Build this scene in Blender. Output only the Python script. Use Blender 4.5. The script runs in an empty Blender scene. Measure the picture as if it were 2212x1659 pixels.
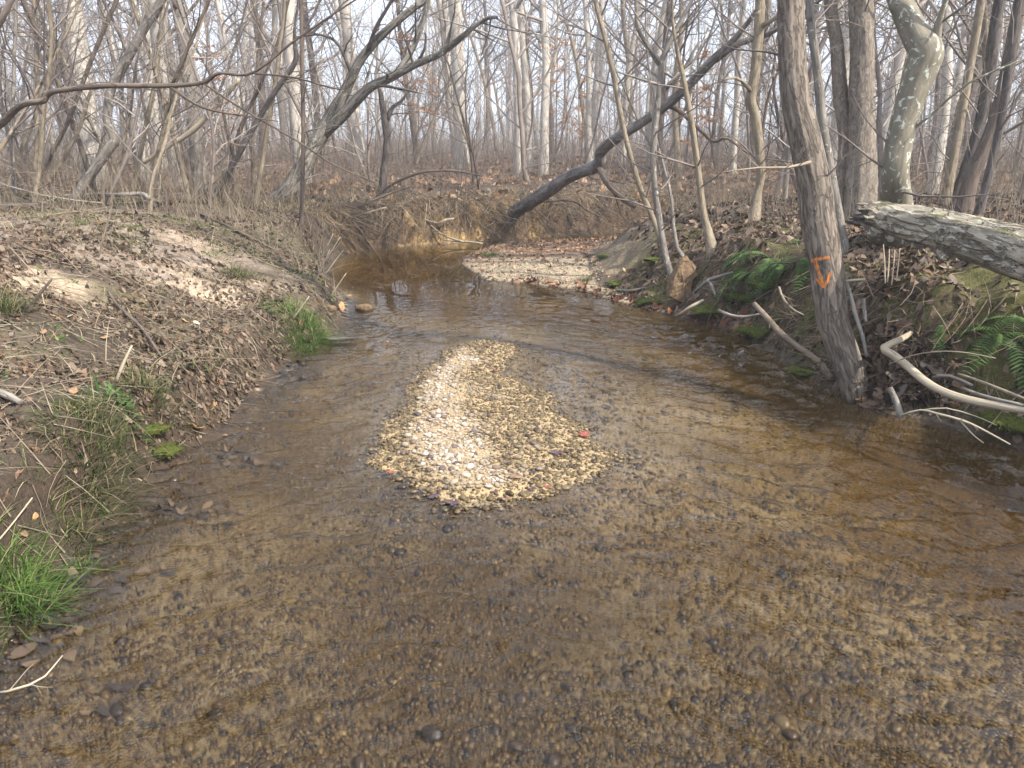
import bpy, math
import numpy as np
from mathutils import Vector
from mathutils.bvhtree import BVHTree

S = bpy.context.scene
COL = S.collection
R = math.radians

# ------------------------------------------------------------------ camera, sky, sun, exposure
CAM_H = 1.5
PITCH = R(17.4)
IW, IH, F = 2212.0, 1659.0, 1598.0
cam_d = bpy.data.cameras.new('camera')
cam_d.sensor_width = 36.0
cam_d.lens = 36.0 * F / IW
cam_d.clip_start = 0.05
cam_d.clip_end = 2000.0
cam = bpy.data.objects.new('camera', cam_d)
COL.objects.link(cam)
cam.location = (0, 0, CAM_H)
cam.rotation_euler = (R(90) - PITCH, 0, 0)
S.camera = cam

SUN_EL, SUN_AZ = R(43), R(124)          # azimuth clockwise from +Y (the view direction)
world = bpy.data.worlds.new('World')
S.world = world
world.use_nodes = True
wn = world.node_tree.nodes
sky = wn.new('ShaderNodeTexSky')
sky.sky_type = 'NISHITA'
sky.sun_disc = False
sky.sun_elevation = SUN_EL
sky.sun_rotation = SUN_AZ
sky.air_density = 1.0
sky.dust_density = 2.5
sky.ozone_density = 1.0
bg = wn['Background']
bg.inputs['Strength'].default_value = 0.13
# thin bright high cloud over the whole sky
wtc = wn.new('ShaderNodeTexCoord')
wno = wn.new('ShaderNodeTexNoise')
wno.inputs['Scale'].default_value = 2.2
wno.inputs['Detail'].default_value = 5
wrp = wn.new('ShaderNodeMapRange')
for k_, v_ in (('From Min', .3), ('From Max', .7), ('To Min', .35), ('To Max', .8)):
    wrp.inputs[k_].default_value = v_
wmx = wn.new('ShaderNodeMix')
wmx.data_type = 'RGBA'
wmx.inputs[7].default_value = (8.4, 9.3, 11.2, 1)
wl = world.node_tree.links
wl.new(wtc.outputs['Generated'], wno.inputs['Vector'])
wl.new(wno.outputs[0], wrp.inputs['Value'])
wl.new(wrp.outputs[0], wmx.inputs[0])
wl.new(sky.outputs[0], wmx.inputs[6])
wl.new(wmx.outputs[2], bg.inputs[0])
sun_d = bpy.data.lights.new('sun', 'SUN')
sun_d.energy = 5.0
sun_d.angle = R(0.6)
sun_d.color = (1.0, 0.94, 0.85)
sun = bpy.data.objects.new('sun', sun_d)
COL.objects.link(sun)
sv = Vector((math.sin(SUN_AZ) * math.cos(SUN_EL), math.cos(SUN_AZ) * math.cos(SUN_EL), math.sin(SUN_EL)))
sun.rotation_euler = sv.to_track_quat('Z', 'Y').to_euler()
sun.location = sv * 60

S.view_settings.view_transform = 'Standard'
S.view_settings.look = 'None'
S.view_settings.exposure = 1.06
S.view_settings.gamma = 1.0
S.view_settings.use_curve_mapping = False
S.render.engine = 'CYCLES'
cy = S.cycles
cy.use_denoising = True
cy.max_bounces = 8
cy.diffuse_bounces = 2
cy.glossy_bounces = 2
cy.use_adaptive_sampling = True
cy.adaptive_threshold = .02
cy.transmission_bounces = 4
cy.transparent_max_bounces = 10
cy.volume_bounces = 0
cy.caustics_reflective = False
cy.caustics_refractive = False
cy.sample_clamp_indirect = 6.0

# ------------------------------------------------------------------ small helpers
rng = np.random.default_rng(7)
CP = np.array([0, 0, CAM_H])
FW = np.array([0, math.cos(PITCH), -math.sin(PITCH)])
UP = np.array([0, math.sin(PITCH), math.cos(PITCH)])
RT = np.array([1.0, 0, 0])


def ray(px, py):
    return FW + RT * (px - IW / 2) / F + UP * (IH / 2 - py) / F


def at(px, py, Y):
    """world point seen at a pixel of the photograph, Y metres in front of the camera"""
    d = ray(px, py)
    return CP + d * (Y / d[1])


def on_z(px, py, z=0.0):
    d = ray(px, py)
    return CP + d * ((z - CAM_H) / d[2])


def wid(w, p):
    """real width of w pixels at point p"""
    return w / F * float(np.dot(np.asarray(p) - CP, FW))


_tab = np.random.default_rng(3).random((256, 256))


def vnoise(x, y, seed=0):
    x = np.asarray(x, float) + seed * 17.37
    y = np.asarray(y, float) + seed * 31.71
    xi = np.floor(x).astype(int)
    yi = np.floor(y).astype(int)
    fx, fy = x - xi, y - yi
    fx = fx * fx * (3 - 2 * fx)
    fy = fy * fy * (3 - 2 * fy)
    a = _tab[xi & 255, yi & 255]
    b = _tab[(xi + 1) & 255, yi & 255]
    c = _tab[xi & 255, (yi + 1) & 255]
    d = _tab[(xi + 1) & 255, (yi + 1) & 255]
    return (a * (1 - fx) + b * fx) * (1 - fy) + (c * (1 - fx) + d * fx) * fy


def fbm(x, y, seed=0, oct=4):
    s, a, t = 0, 1, 0
    for i in range(oct):
        s = s + a * vnoise(x * 2 ** i, y * 2 ** i, seed + i)
        t += a
        a *= .5
    return s / t - .5


def sstep(t):
    t = np.clip(t, 0, 1)
    return t * t * (3 - 2 * t)


def mesh_from(name, V, Fs, smooth=True, attrs=None):
    """V (n,3); Fs list of (m,k) int arrays; attrs {name: (type, data)} per vertex"""
    V = np.asarray(V, np.float32)
    me = bpy.data.meshes.new(name)
    me.vertices.add(len(V))
    me.vertices.foreach_set('co', V.ravel())
    Fs = [np.asarray(f, np.int32) for f in Fs if len(f)]
    tot = np.concatenate([np.full(len(f), f.shape[1], np.int32) for f in Fs])
    loops = np.concatenate([f.ravel() for f in Fs])
    me.loops.add(len(loops))
    me.loops.foreach_set('vertex_index', loops)
    me.polygons.add(len(tot))
    st = np.concatenate([[0], np.cumsum(tot)[:-1]]).astype(np.int32)
    me.polygons.foreach_set('loop_start', st)
    me.polygons.foreach_set('loop_total', tot)
    me.polygons.foreach_set('use_smooth', np.full(len(tot), smooth, bool))
    if attrs:
        for k, (ty, data) in attrs.items():
            a = me.attributes.new(k, ty, 'POINT')
            key = {'FLOAT': 'value', 'FLOAT_VECTOR': 'vector', 'FLOAT_COLOR': 'color'}[ty]
            a.data.foreach_set(key, np.asarray(data, np.float32).ravel())
    me.update(calc_edges=True)
    return me


def obj(name, me, mat=None, parent=None, loc=None):
    o = bpy.data.objects.new(name, me)
    COL.objects.link(o)
    if mat is not None and me is not None and not len(me.materials):
        me.materials.append(mat)
    if parent is not None:
        o.parent = parent
        if loc is None:
            loc = -np.array(parent.location)
    if loc is not None:
        o.location = loc
    return o


def tag(o, label, cat, group=None):
    o['label'] = label
    o['category'] = cat
    if group:
        o['group'] = group
    return o


def thing(name, label, cat, loc, group=None):
    o = bpy.data.objects.new(name, None)
    o.empty_display_size = .1
    COL.objects.link(o)
    o.location = loc
    return tag(o, label, cat, group)


def kind(o, k):
    o['kind'] = k
    return o


def catmull(P, n):
    """P (k,d) control points -> n points on a smooth curve through them"""
    P = np.asarray(P, float)
    if len(P) == 2:
        t = np.linspace(0, 1, n)[:, None]
        return P[0] * (1 - t) + P[1] * t
    Q = np.vstack([2 * P[0] - P[1], P, 2 * P[-1] - P[-2]])
    k = len(P) - 1
    u = np.linspace(0, k, n)
    i = np.minimum(u.astype(int), k - 1)
    t = (u - i)[:, None]
    a, b, c, d = Q[i], Q[i + 1], Q[i + 2], Q[i + 3]
    return .5 * (2 * b + (c - a) * t + (2 * a - 5 * b + 4 * c - d) * t ** 2 + (3 * b - a - 3 * c + d) * t ** 3)


class Tubes:
    """collects tapered tubes; 'bk' is a seam-free bark coordinate"""

    def __init__(s):
        s.V, s.B, s.Q, s.T, s.n = [], [], [], [], 0

    def tube(s, P, r, sides=6, rough=0.0, seed=0, cap=True, rf=2.0, lf=3.0, ridge=0.0, kr=6.0):
        P = np.asarray(P, float)
        m = len(P)
        r = np.broadcast_to(np.asarray(r, float), (m,))
        T = np.gradient(P, axis=0)
        T /= np.linalg.norm(T, axis=1)[:, None] + 1e-9
        ref = np.array([1., 0, 0]) if abs(T[0][0]) < .8 else np.array([0, 1., 0])
        N = np.empty_like(P)
        a = np.cross(T[0], ref)
        a /= np.linalg.norm(a)
        for i in range(m):
            a = a - T[i] * a.dot(T[i])
            a /= np.linalg.norm(a) + 1e-9
            N[i] = a
        Bn = np.cross(T, N)
        L = np.concatenate([[0], np.cumsum(np.linalg.norm(np.diff(P, axis=0), axis=1))])
        th = np.linspace(0, 2 * math.pi, sides, endpoint=False)
        c, sn = np.cos(th), np.sin(th)
        rr = np.repeat(r[:, None], sides, 1)
        if rough:
            nz = fbm(c[None] * rf + 10 + seed * 3.1, L[:, None] * lf + sn[None] * rf, seed, 3)
            rr = rr * (1 + rough * 2 * nz)
        if ridge:
            nz = fbm(c[None] * kr + L[:, None] * .55 + 40, sn[None] * kr - L[:, None] * .4 + seed, seed + 3, 3)
            rr = rr * (1 + ridge * 2 * nz + ridge * .8 * fbm(c[None] * kr * 2, sn[None] * kr * 2 + L[:, None] * 14, seed + 5, 2))
        V = P[:, None] + rr[..., None] * (N[:, None] * c[None, :, None] + Bn[:, None] * sn[None, :, None])
        B = np.stack([rr * c[None], rr * sn[None], np.repeat(L[:, None], sides, 1) + seed * 1.7], -1)
        idx = s.n + np.arange(m * sides).reshape(m, sides)
        nx = np.roll(idx, -1, 1)
        Q = np.stack([idx[:-1], nx[:-1], nx[1:], idx[1:]], -1).reshape(-1, 4)
        s.V.append(V.reshape(-1, 3))
        s.B.append(B.reshape(-1, 3))
        s.Q.append(Q)
        s.n += m * sides
        if cap:
            for row, rev in ((0, True), (m - 1, False)):
                s.V.append(P[row:row + 1] + (T[row] * (r[row] * .25) * (-1 if rev else 1)))
                s.B.append(np.array([[0, 0, L[row]]]))
                k = s.n
                s.n += 1
                f = np.stack([idx[row], nx[row], np.full(sides, k)], -1)
                s.T.append(f[:, ::-1] if rev else f)
        return s

    def mesh(s, name, smooth=True):
        return mesh_from(name, np.vstack(s.V), [np.vstack(s.Q)] + ([np.vstack(s.T)] if s.T else []), smooth,
                         {'bk': ('FLOAT_VECTOR', np.vstack(s.B))})


def unit(v):
    v = np.asarray(v, float)
    return v / (np.linalg.norm(v) + 1e-9)


def branch(G, p, d, L, r, lev, g, nch=(6, 4, 3), spread=(35, 70), up=.10, wob=.16, start=.25, r_end=.25, sides=(3, 3, 4, 6)):
    """a limb with twigs, random-walked"""
    n = max(3, int(3 + L * (1.0 if lev else .8)))
    P = [np.array(p, float)]
    d = unit(d)
    for i in range(n):
        d = unit(d + g.normal(0, wob, 3) + np.array([0, 0, up]))
        P.append(P[-1] + d * L / n)
    P = np.array(P)
    rad = r * (1 - (1 - r_end) * np.linspace(0, 1, n + 1))
    G.tube(P, rad, sides[min(lev, 3)], cap=False)
    if lev <= 0:
        return
    k = nch[min(lev - 1, len(nch) - 1)]
    for j in range(k):
        t = start + (1 - start) * (j + g.random()) / k
        i = min(int(t * n), n - 1)
        q = P[i] + (P[i + 1] - P[i]) * (t * n - i)
        ax = unit(P[i + 1] - P[i])
        s1 = unit(np.cross(ax, g.normal(0, 1, 3)))
        a = R(g.uniform(*spread))
        cd = ax * math.cos(a) + s1 * math.sin(a)
        branch(G, q, cd, L * g.uniform(.34, .62) * (1.1 - .45 * t), np.interp(t, [0, 1], [rad[0], rad[-1]]) * .55,
               lev - 1, g, nch, spread, up, wob * 1.15, .2, r_end, sides)


# ------------------------------------------------------------------ node helpers
class NT:
    def __init__(s, name):
        s.m = bpy.data.materials.new(name)
        s.m.use_nodes = True
        s.t = s.m.node_tree
        s.p = s.t.nodes['Principled BSDF']
        s.out = s.t.nodes['Material Output']

    def n(s, ty, **k):
        x = s.t.nodes.new('ShaderNode' + ty)
        for a, b in k.items():
            if hasattr(x, a):
                setattr(x, a, b)
            else:
                s.i(x, a, b)
        return x

    def i(s, x, key, val):
        sock = x.inputs[key]
        if hasattr(val, 'is_linked') or isinstance(val, bpy.types.NodeSocket):
            s.t.links.new(val, sock)
        else:
            sock.default_value = val
        return s

    def noise(s, vec, scale, detail=4, rough=.6, dist=0.0):
        x = s.n('TexNoise')
        if vec is not None:
            s.i(x, 'Vector', vec)
        x.inputs['Scale'].default_value = scale
        x.inputs['Detail'].default_value = detail
        x.inputs['Roughness'].default_value = rough
        x.inputs['Distortion'].default_value = dist
        return x.outputs[0]

    def map(s, vec, scale=(1, 1, 1), rot=(0, 0, 0), loc=(0, 0, 0)):
        x = s.n('Mapping')
        s.i(x, 'Vector', vec)
        x.inputs['Scale'].default_value = scale
        x.inputs['Rotation'].default_value = rot
        x.inputs['Location'].default_value = loc
        return x.outputs[0]

    def ramp(s, fac, stops, interp='LINEAR'):
        x = s.n('ValToRGB')
        cr = x.color_ramp
        cr.interpolation = interp
        while len(cr.elements) < len(stops):
            cr.elements.new(.5)
        for e, (p, c) in zip(cr.elements, stops):
            e.position = p
            e.color = tuple(c) + (1,) if len(c) == 3 else c
        s.i(x, 'Fac', fac)
        return x.outputs[0]

    def mix(s, fac, a, b, blend='MIX'):
        x = s.n('Mix', data_type='RGBA', blend_type=blend)
        for key, v in ((0, fac), (6, a), (7, b)):
            if isinstance(v, bpy.types.NodeSocket):
                s.t.links.new(v, x.inputs[key])
            else:
                x.inputs[key].default_value = v if not isinstance(v, (tuple, list)) or len(v) == 4 else tuple(v) + (1,)
        return x.outputs[2]

    def math(s, op, a, b=0.0, clamp=False):
        x = s.n('Math', operation=op, use_clamp=clamp)
        for key, v in ((0, a), (1, b)):
            if isinstance(v, bpy.types.NodeSocket):
                s.t.links.new(v, x.inputs[key])
            else:
                x.inputs[key].default_value = v
        return x.outputs[0]

    def attr(s, name, out='Vector'):
        x = s.n('Attribute', attribute_name=name)
        return x.outputs[out]

    def rand(s):
        return s.n('NewGeometry').outputs['Random Per Island']

    def orand(s):
        return s.n('ObjectInfo').outputs['Random']

    def pos(s):
        return s.n('NewGeometry').outputs['Position']

    def bump(s, h, strength=.5, dist=.01):
        x = s.n('Bump')
        s.i(x, 'Height', h)
        x.inputs['Strength'].default_value = strength
        x.inputs['Distance'].default_value = dist
        s.t.links.new(x.outputs[0], s.p.inputs['Normal'])
        return x

    def done(s, color, rough=.85, spec=.3):
        if isinstance(color, bpy.types.NodeSocket):
            s.t.links.new(color, s.p.inputs['Base Color'])
        else:
            s.p.inputs['Base Color'].default_value = tuple(color) + (1,)
        if isinstance(rough, bpy.types.NodeSocket):
            s.t.links.new(rough, s.p.inputs['Roughness'])
        else:
            s.p.inputs['Roughness'].default_value = rough
        s.p.inputs['Specular IOR Level'].default_value = spec
        return s.m


def bark(name, dark, light, scale=26, stretch=.16, lichen=None, lich_amt=.0, moss=None, moss_top=0.0, bump=.6, bdist=.012, plates=False, cracks=0.0):
    m = NT(name)
    v = m.attr('bk')
    st = m.map(v, (1, 1, stretch))
    f = m.noise(st, scale, 6, .65, .3)
    f2 = m.noise(v, 5, 3, .6)
    if plates:
        f = m.noise(m.map(v, (1, 1, .42)), scale * .7, 7, .78, 1.4)
        f = m.math('ADD', m.math('MULTIPLY', m.math('SUBTRACT', f, .5), 1.5), .5)
    mid = tuple((a + b) / 2 for a, b in zip(dark, light))
    c = m.ramp(f, [(.28, dark), (.5, mid), (.72, light)])
    c = m.mix(m.math('MULTIPLY', f2, .55), c, tuple(x * .62 for x in mid))
    if cracks:
        cn = m.noise(st, scale * .55, 5, .62, .5)
        ca = m.math('ABSOLUTE', m.math('SUBTRACT', cn, .5))
        cf = m.ramp(ca, [(0, (0, 0, 0)), (.045, (1, 1, 1))])
        c = m.mix(m.math('MULTIPLY', m.math('SUBTRACT', 1.0, cf), cracks), c, tuple(x * .45 for x in dark))
        f = m.math('ADD', f, m.math('MULTIPLY', cf, .8))
    if lichen:
        l1 = m.noise(v, 22, 4, .6, .6)
        fac = m.ramp(l1, [(.60 - lich_amt, (0, 0, 0)), (.635 - lich_amt, (1, 1, 1))])
        c = m.mix(m.math('MULTIPLY', fac, .8), c, lichen)
    if moss:
        z = m.n('SeparateXYZ')
        m.i(z, 'Vector', m.n('NewGeometry').outputs['Normal'])
        mz = m.math('ADD', m.math('MULTIPLY', z.outputs[2], .35), m.noise(m.pos(), 7, 4, .6))
        fac = m.ramp(mz, [(.72 - moss_top, (0, 0, 0)), (.82 - moss_top, (1, 1, 1))])
        c = m.mix(m.math('MULTIPLY', fac, .85), c, moss)
    m.bump(m.math('ADD', f, m.math('MULTIPLY', m.noise(st, scale * 3, 3), .3)), bump, bdist)
    return m.done(c, .9, .2)

# ------------------------------------------------------------------ the stream: outlines on the water plane
def g0(*pp, z=0.0):
    return [tuple(on_z(a, b, z)[:2]) for a, b in pp]


LEFT = [(-1.9, -9), (-1.75, -2), (-1.6, .8)] + g0((0, 1352), (100, 1262), (200, 1150), (285, 1085), (370, 992), (500, 915), (545, 858),
        (600, 800), (622, 768), (700, 742), (718, 715), (745, 690), (752, 662), (738, 636), (716, 612), (704, 588), (718, 562), (752, 546),
        (800, 536), (900, 529), (1000, 525), (1062, 521))
BACK = [(.7, 13.9), (2, 14.8), (5, 16), (14, 17)]
BARBACK = [(14, 15.6), (5, 14.6), (2, 13.6), (.6, 13.1)] + g0((1080, 527), (1040, 540))
BARFRONT = g0((1000, 556), (1004, 572), (1050, 604), (1150, 613), (1250, 626), (1330, 647), (1400, 664))
RIGHT = g0((1462, 682), (1520, 697), (1600, 718), (1650, 746), (1700, 776), (1800, 832), (1900, 884), (2000, 905), (2100, 930), (2212, 968)) + \
    [(2.95, 2.6), (3.05, 1), (3.0, -2), (2.9, -9)]
TOE = [(14, 15.2), (5, 14.1), (2.6, 13.2)] + [tuple(on_z(a, b, z)[:2]) for a, b, z in
       ((1300, 512, .3), (1268, 540, .25), (1290, 588, .18), (1360, 628, .1), (1425, 662, .03))]
WPOLY = np.array(LEFT + BACK + BARBACK + BARFRONT + RIGHT)
TPOLY = np.array(LEFT + BACK + TOE + RIGHT)
TPAR = []                                    # per toe vertex: step share, step width, slope width, floor height
for k in range(len(LEFT)):
    if k < 8:
        TPAR.append((.36, .17, 2.5, .95))
    elif k < 14:
        TPAR.append((.24, .28, 2.5, .95))
    elif k < 18:
        TPAR.append((.30, .30, 2.2, .88))
    else:
        TPAR.append((.75, .45, 2.2, .82))
TPAR += [(.8, .5, 2.2, .78)] * len(BACK)
TPAR += [(.6, .8, 2.2, .80)] * len(TOE)
TPAR += [(.78, .42, 1.7, .90)] * len(RIGHT)
TPAR = np.array(TPAR)

ISLAND = np.array(g0((930, 795), (975, 752), (1040, 735), (1100, 742), (1110, 770), (1085, 806), (1130, 830), (1185, 858), (1235, 905),
                     (1290, 950), (1335, 978), (1312, 1010), (1222, 1040), (1150, 1078), (1060, 1098), (1000, 1092), (935, 1080),
                     (862, 1034), (812, 1002), (824, 950), (858, 890), (885, 832)))
LOBE = np.array(g0((960, 752), (1040, 726), (1130, 735), (1220, 780), (1300, 850), (1290, 905), (1180, 860), (1080, 800)))


def seg_dist(P, poly, par=None):
    """distance of points to a closed polygon (negative inside) and parameters blended along it"""
    A, B = poly, np.roll(poly, -1, 0)
    D = B - A
    dd = (D ** 2).sum(1)
    out = np.empty(len(P))
    po = None if par is None else np.empty((len(P), par.shape[1]))
    for s in range(0, len(P), 20000):
        p = P[s:s + 20000]
        w = p[:, None] - A[None]
        t = np.clip((w * D[None]).sum(2) / dd[None], 0, 1)
        d2 = ((w - t[..., None] * D[None]) ** 2).sum(2)
        d = np.sqrt(d2)
        y, x = p[:, 1][:, None], p[:, 0][:, None]
        cr = (A[None, :, 1] > y) != (B[None, :, 1] > y)
        xi = A[None, :, 0] + (y - A[None, :, 1]) * D[None, :, 0] / np.where(D[None, :, 1] == 0, 1e-9, D[None, :, 1])
        ins = ((cr & (x < xi)).sum(1) % 2) == 1
        out[s:s + 20000] = np.where(ins, -d.min(1), d.min(1))
        if par is not None:
            wt = 1 / (d + .06) ** 4
            wt /= wt.sum(1)[:, None]
            pb = np.roll(par, -1, 0)
            for c in range(par.shape[1]):
                po[s:s + 20000, c] = (wt * (par[None, :, c] * (1 - t) + pb[None, :, c] * t)).sum(1)
    return out if par is None else (out, po)


RIGHT_LINE = np.array(BARFRONT[3:] + RIGHT)


def line_dist(P, L):
    A, B = L[:-1], L[1:]
    D = B - A
    w = P[:, None] - A[None]
    t = np.clip((w * D[None]).sum(2) / (D ** 2).sum(1)[None], 0, 1)
    return np.sqrt(((w - t[..., None] * D[None]) ** 2).sum(2)).min(1)


RIDGE = np.array(g0((965, 775), (950, 840), (945, 900), (965, 960), (1000, 1010), (1030, 1050)))


def isl(x, y):
    P = np.stack([x, y], -1)
    d = seg_dist(P + .10 * np.stack([fbm(x * 4, y * 4, 7, 3), fbm(x * 4, y * 4, 8, 3)], -1), ISLAND)
    l = seg_dist(P, LOBE)
    rd = line_dist(P, RIDGE)
    nz = fbm(x * 5, y * 5, 4, 3)
    zi = np.where(d < 0, .011 * sstep(-d / .14) + .030 * np.exp(-(rd / .24) ** 2) * sstep(-d / .15), -.16 * np.clip(d, 0, 3)) + nz * .022
    zl = np.where(l < 0, -.012, -.012 - .10 * l) + nz * .016
    return np.maximum(zi, zl)


def terrain(x, y, full=False):
    x = np.asarray(x, float)
    y = np.asarray(y, float)
    P = np.stack([x, y], -1)
    wob = np.stack([fbm(x * 1.7, y * 1.7, 11, 4), fbm(x * 1.7, y * 1.7, 21, 4)], -1) * .16
    dw = seg_dist(P + wob * .6, WPOLY)
    dt, pr = seg_dist(P + wob, TPOLY, TPAR)
    s, w1, w2, hf = pr.T
    hf = hf + .25 * fbm(x * .22, y * .22, 5, 3) + np.clip((y - 16) * .022, 0, 3.2)
    d = np.maximum(dt, 0)
    base = np.clip(.012 + .11 * np.maximum(dw, 0), 0, .30)
    prof = s * sstep(d / w1) + (1 - s) * sstep(d / w2)
    z = base * (1 - prof) + hf * prof
    land = sstep(d / .25)
    z = z + land * (.10 * fbm(x * 2.3, y * 2.3, 31, 4) + .055 * fbm(x * 9, y * 9, 41, 3)) + .012 * fbm(x * 14, y * 14, 51, 2) * (1 - land)
    z = z + land * sstep((-x) / .4) * (.11 * fbm(x * 1.1, y * 1.1, 47, 3) + .034 * fbm(x * 22, y * 22, 45, 3))
    rug = sstep(d / .1) * sstep((1.6 - d) / 1.0) * np.where((x > .8) | (y > 11), 1, .25)
    z = z + rug * (.16 * fbm(x * 4.5, y * 4.5, 33, 4))
    # bed
    b = np.maximum(-dw, 0)
    dr = line_dist(P, RIGHT_LINE) if len(P) < 300000 else 0
    near = sstep((8.5 - y) / 2.0)
    deep = .30 * np.exp(-((dr - .55) / .55) ** 2) * near + .10 * sstep((y - 6.5) / 2.5)
    bed = -(.035 * sstep(b / .12) + .055 * sstep(b / .5) + deep * sstep(b / .45)) + .022 * fbm(x * 3.5, y * 3.5, 61, 3) * sstep(b / .2)
    zi = isl(x, y)
    bed = np.maximum(bed, np.where(b > .05, zi, -9) - .006)
    z = np.where(dw < 0, bed, z)
    if full:
        return z, dw, dt, dr, zi
    return z


def Hz(x, y):
    return float(terrain(np.array([x]), np.array([y]))[0])


_TS = np.geomspace(1.2, 60, 520)


def hit(px, py, lift=0.0):
    """first point of the ground under a pixel"""
    d = ray(px, py)
    P = CP + d * _TS[:, None]
    z = terrain(P[:, 0], P[:, 1])
    k = np.argmax(P[:, 2] < z)
    if k == 0:
        k = len(_TS) - 1
    a, b = _TS[k - 1], _TS[k]
    u0, u1 = P[k - 1, 2] - z[k - 1], P[k, 2] - z[k]
    t = a + (b - a) * u0 / (u0 - u1 + 1e-9)
    q = CP + d * t
    q[2] += lift
    return q


# ------------------------------------------------------------------ ground sheet
def axis(parts):
    out = []
    for a, b, n in parts:
        out.append(np.linspace(a, b, n, endpoint=False))
    out.append([parts[-1][1]])
    return np.concatenate(out)


gx = axis([(-150, -60, 8), (-60, -20, 20), (-20, -8, 40), (-8, -4.5, 50), (-4.5, 4.5, 255), (4.5, 8, 50), (8, 20, 40), (20, 60, 20), (60, 150, 8)])
gy = axis([(-40, -6, 8), (-6, .8, 30), (.8, 5.5, 140), (5.5, 14.5, 150), (14.5, 22, 50), (22, 50, 50), (50, 120, 30), (120, 190, 6)])
X, Y = np.meshgrid(gx, gy)
xs, ys = X.ravel(), Y.ravel()
ZZ, DW, DT, DR, ZI = [], [], [], [], []
for s0 in range(0, len(xs), 40000):
    a_ = terrain(xs[s0:s0 + 40000], ys[s0:s0 + 40000], True)
    for L_, v_ in zip((ZZ, DW, DT, DR, ZI), a_):
        L_.append(v_)
ZZ, DW, DT, DR, ZI = [np.concatenate(v) for v in (ZZ, DW, DT, DR, ZI)]
TG = [v.reshape(X.shape) for v in (ZZ, DW, DT, DR, ZI)]


def terrain(x, y, full=False):
    """the same ground, read back from the sheet just computed"""
    x = np.clip(np.asarray(x, float), gx[0], gx[-1] - 1e-6)
    y = np.clip(np.asarray(y, float), gy[0], gy[-1] - 1e-6)
    i = np.clip(np.searchsorted(gx, x, 'right') - 1, 0, len(gx) - 2)
    j = np.clip(np.searchsorted(gy, y, 'right') - 1, 0, len(gy) - 2)
    u = (x - gx[i]) / (gx[i + 1] - gx[i])
    v = (y - gy[j]) / (gy[j + 1] - gy[j])
    out = [A[j, i] * (1 - u) * (1 - v) + A[j, i + 1] * u * (1 - v) + A[j + 1, i] * (1 - u) * v + A[j + 1, i + 1] * u * v for A in (TG if full else TG[:1])]
    return out if full else out[0]


n1 = fbm(xs * 1.3, ys * 1.3, 71, 4)
n2 = fbm(xs * 5, ys * 5, 81, 3)
n3 = fbm(xs * .35, ys * .35, 91, 3)


def lerp3(a, b, t):
    return a + (b - a) * t[:, None]


C3 = np.tile(np.array([.066, .051, .038]), (len(xs), 1))                        # leaf mould
C3 = lerp3(C3, np.array([.115, .091, .068]), sstep(.5 + 2.2 * n1))
C3 = lerp3(C3, np.array([.25, .155, .095]), sstep((ys - 13) / 8) * sstep(.45 + 1.6 * n3) * .8)   # rusty leaves in the wood
MOSS = np.array([.10, .105, .028])
rb = sstep((xs - .9) / .5) * sstep((9.5 - ys) / 1.5) * sstep(DT / .15) * sstep((2.0 - DT) / .8)
C3 = lerp3(C3, np.array([.085, .06, .038]), rb * .85)
C3 = lerp3(C3, MOSS, rb * sstep(.42 + 2.6 * n2 + 1.4 * n1) * .75)
lb = (xs < 0) * sstep(DT / .1) * sstep((3.5 - DT) / 1.0) * sstep((12 - ys) / 2)
C3 = lerp3(C3, np.array([.085, .085, .032]), lb * sstep(.18 + 2.4 * n1 + n2) * .45)
toe = sstep((.34 - DT) / .25) * (DT > -.1) * (xs < .4) * (ys < 10) * (DW > -.06)
C3 = lerp3(C3, np.array([.055, .040, .029]), toe * .95)                        # wet mud foot
SAND = np.array([.47, .375, .265])
GREY = np.array([.255, .205, .165])
for (px, py, r1, r2, am, col) in ((340, 500, .62, .5, .95, SAND), (395, 560, .75, .5, .85, SAND), (440, 625, .35, .3, .8, SAND), (25, 600, .45, .5, .9, SAND * .9),
                              (410, 520, .5, .35, .7, SAND), (300, 560, .8, .6, .45, SAND), (240, 490, 1.5, 1.1, .8, GREY), (150, 520, .8, .8, .55, GREY), (330, 465, 1.1, .7, .5, GREY),
                              (1340, 535, .6, .9, .25, SAND), 
                              (1300, 510, .9, .6, .6, np.array([.3, .2, .14]))):
    h_ = hit(px, py)
    q = ((xs - h_[0]) / r1) ** 2 + ((ys - h_[1]) / r2) ** 2
    fade = sstep(1.35 - q + 2.6 * n2 + 1.4 * n1) * am
    C3 = lerp3(C3, np.broadcast_to(col, (len(xs), 3)) if 0 else col, fade * (DT > .05))
far = (ys > 11.5) * (DT > 0) * (DT < .75) * (xs < 6)
C3 = lerp3(C3, np.array([.13, .082, .046]), far * sstep(.6 + 1.5 * n1))
C3 = lerp3(C3, np.array([.40, .27, .115]), far * sstep(-.05 + 3.5 * n2 + 1.5 * n1) * (np.abs(xs + .6) < 1.3) * .8)
bar = (DW > 0) * (DT <= 0)
C3 = np.where(bar[:, None], lerp3(np.tile(np.array([.34, .275, .19]), (len(xs), 1)), np.array([.20, .125, .085]),
                                  sstep((ys - 9.6 + n1 * 3) / 1.6)), C3)
bedm = DW <= -.03
C3 = np.where(bedm[:, None], lerp3(np.tile(np.array([.102, .068, .034]), (len(xs), 1)), np.array([.185, .138, .080]), sstep(.45 + 2.4 * n1 + n2)), C3)
n4 = fbm(xs * .9 + ys * .35, ys * .9, 95, 3)
C3 = np.where(bedm[:, None], C3 * (1 + 1.1 * n4)[:, None], C3)
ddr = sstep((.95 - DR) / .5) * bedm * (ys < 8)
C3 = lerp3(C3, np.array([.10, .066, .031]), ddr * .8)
lm = (xs < 0) * (ys < 8) * bedm * sstep((.42 + DW) / .3)
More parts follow.
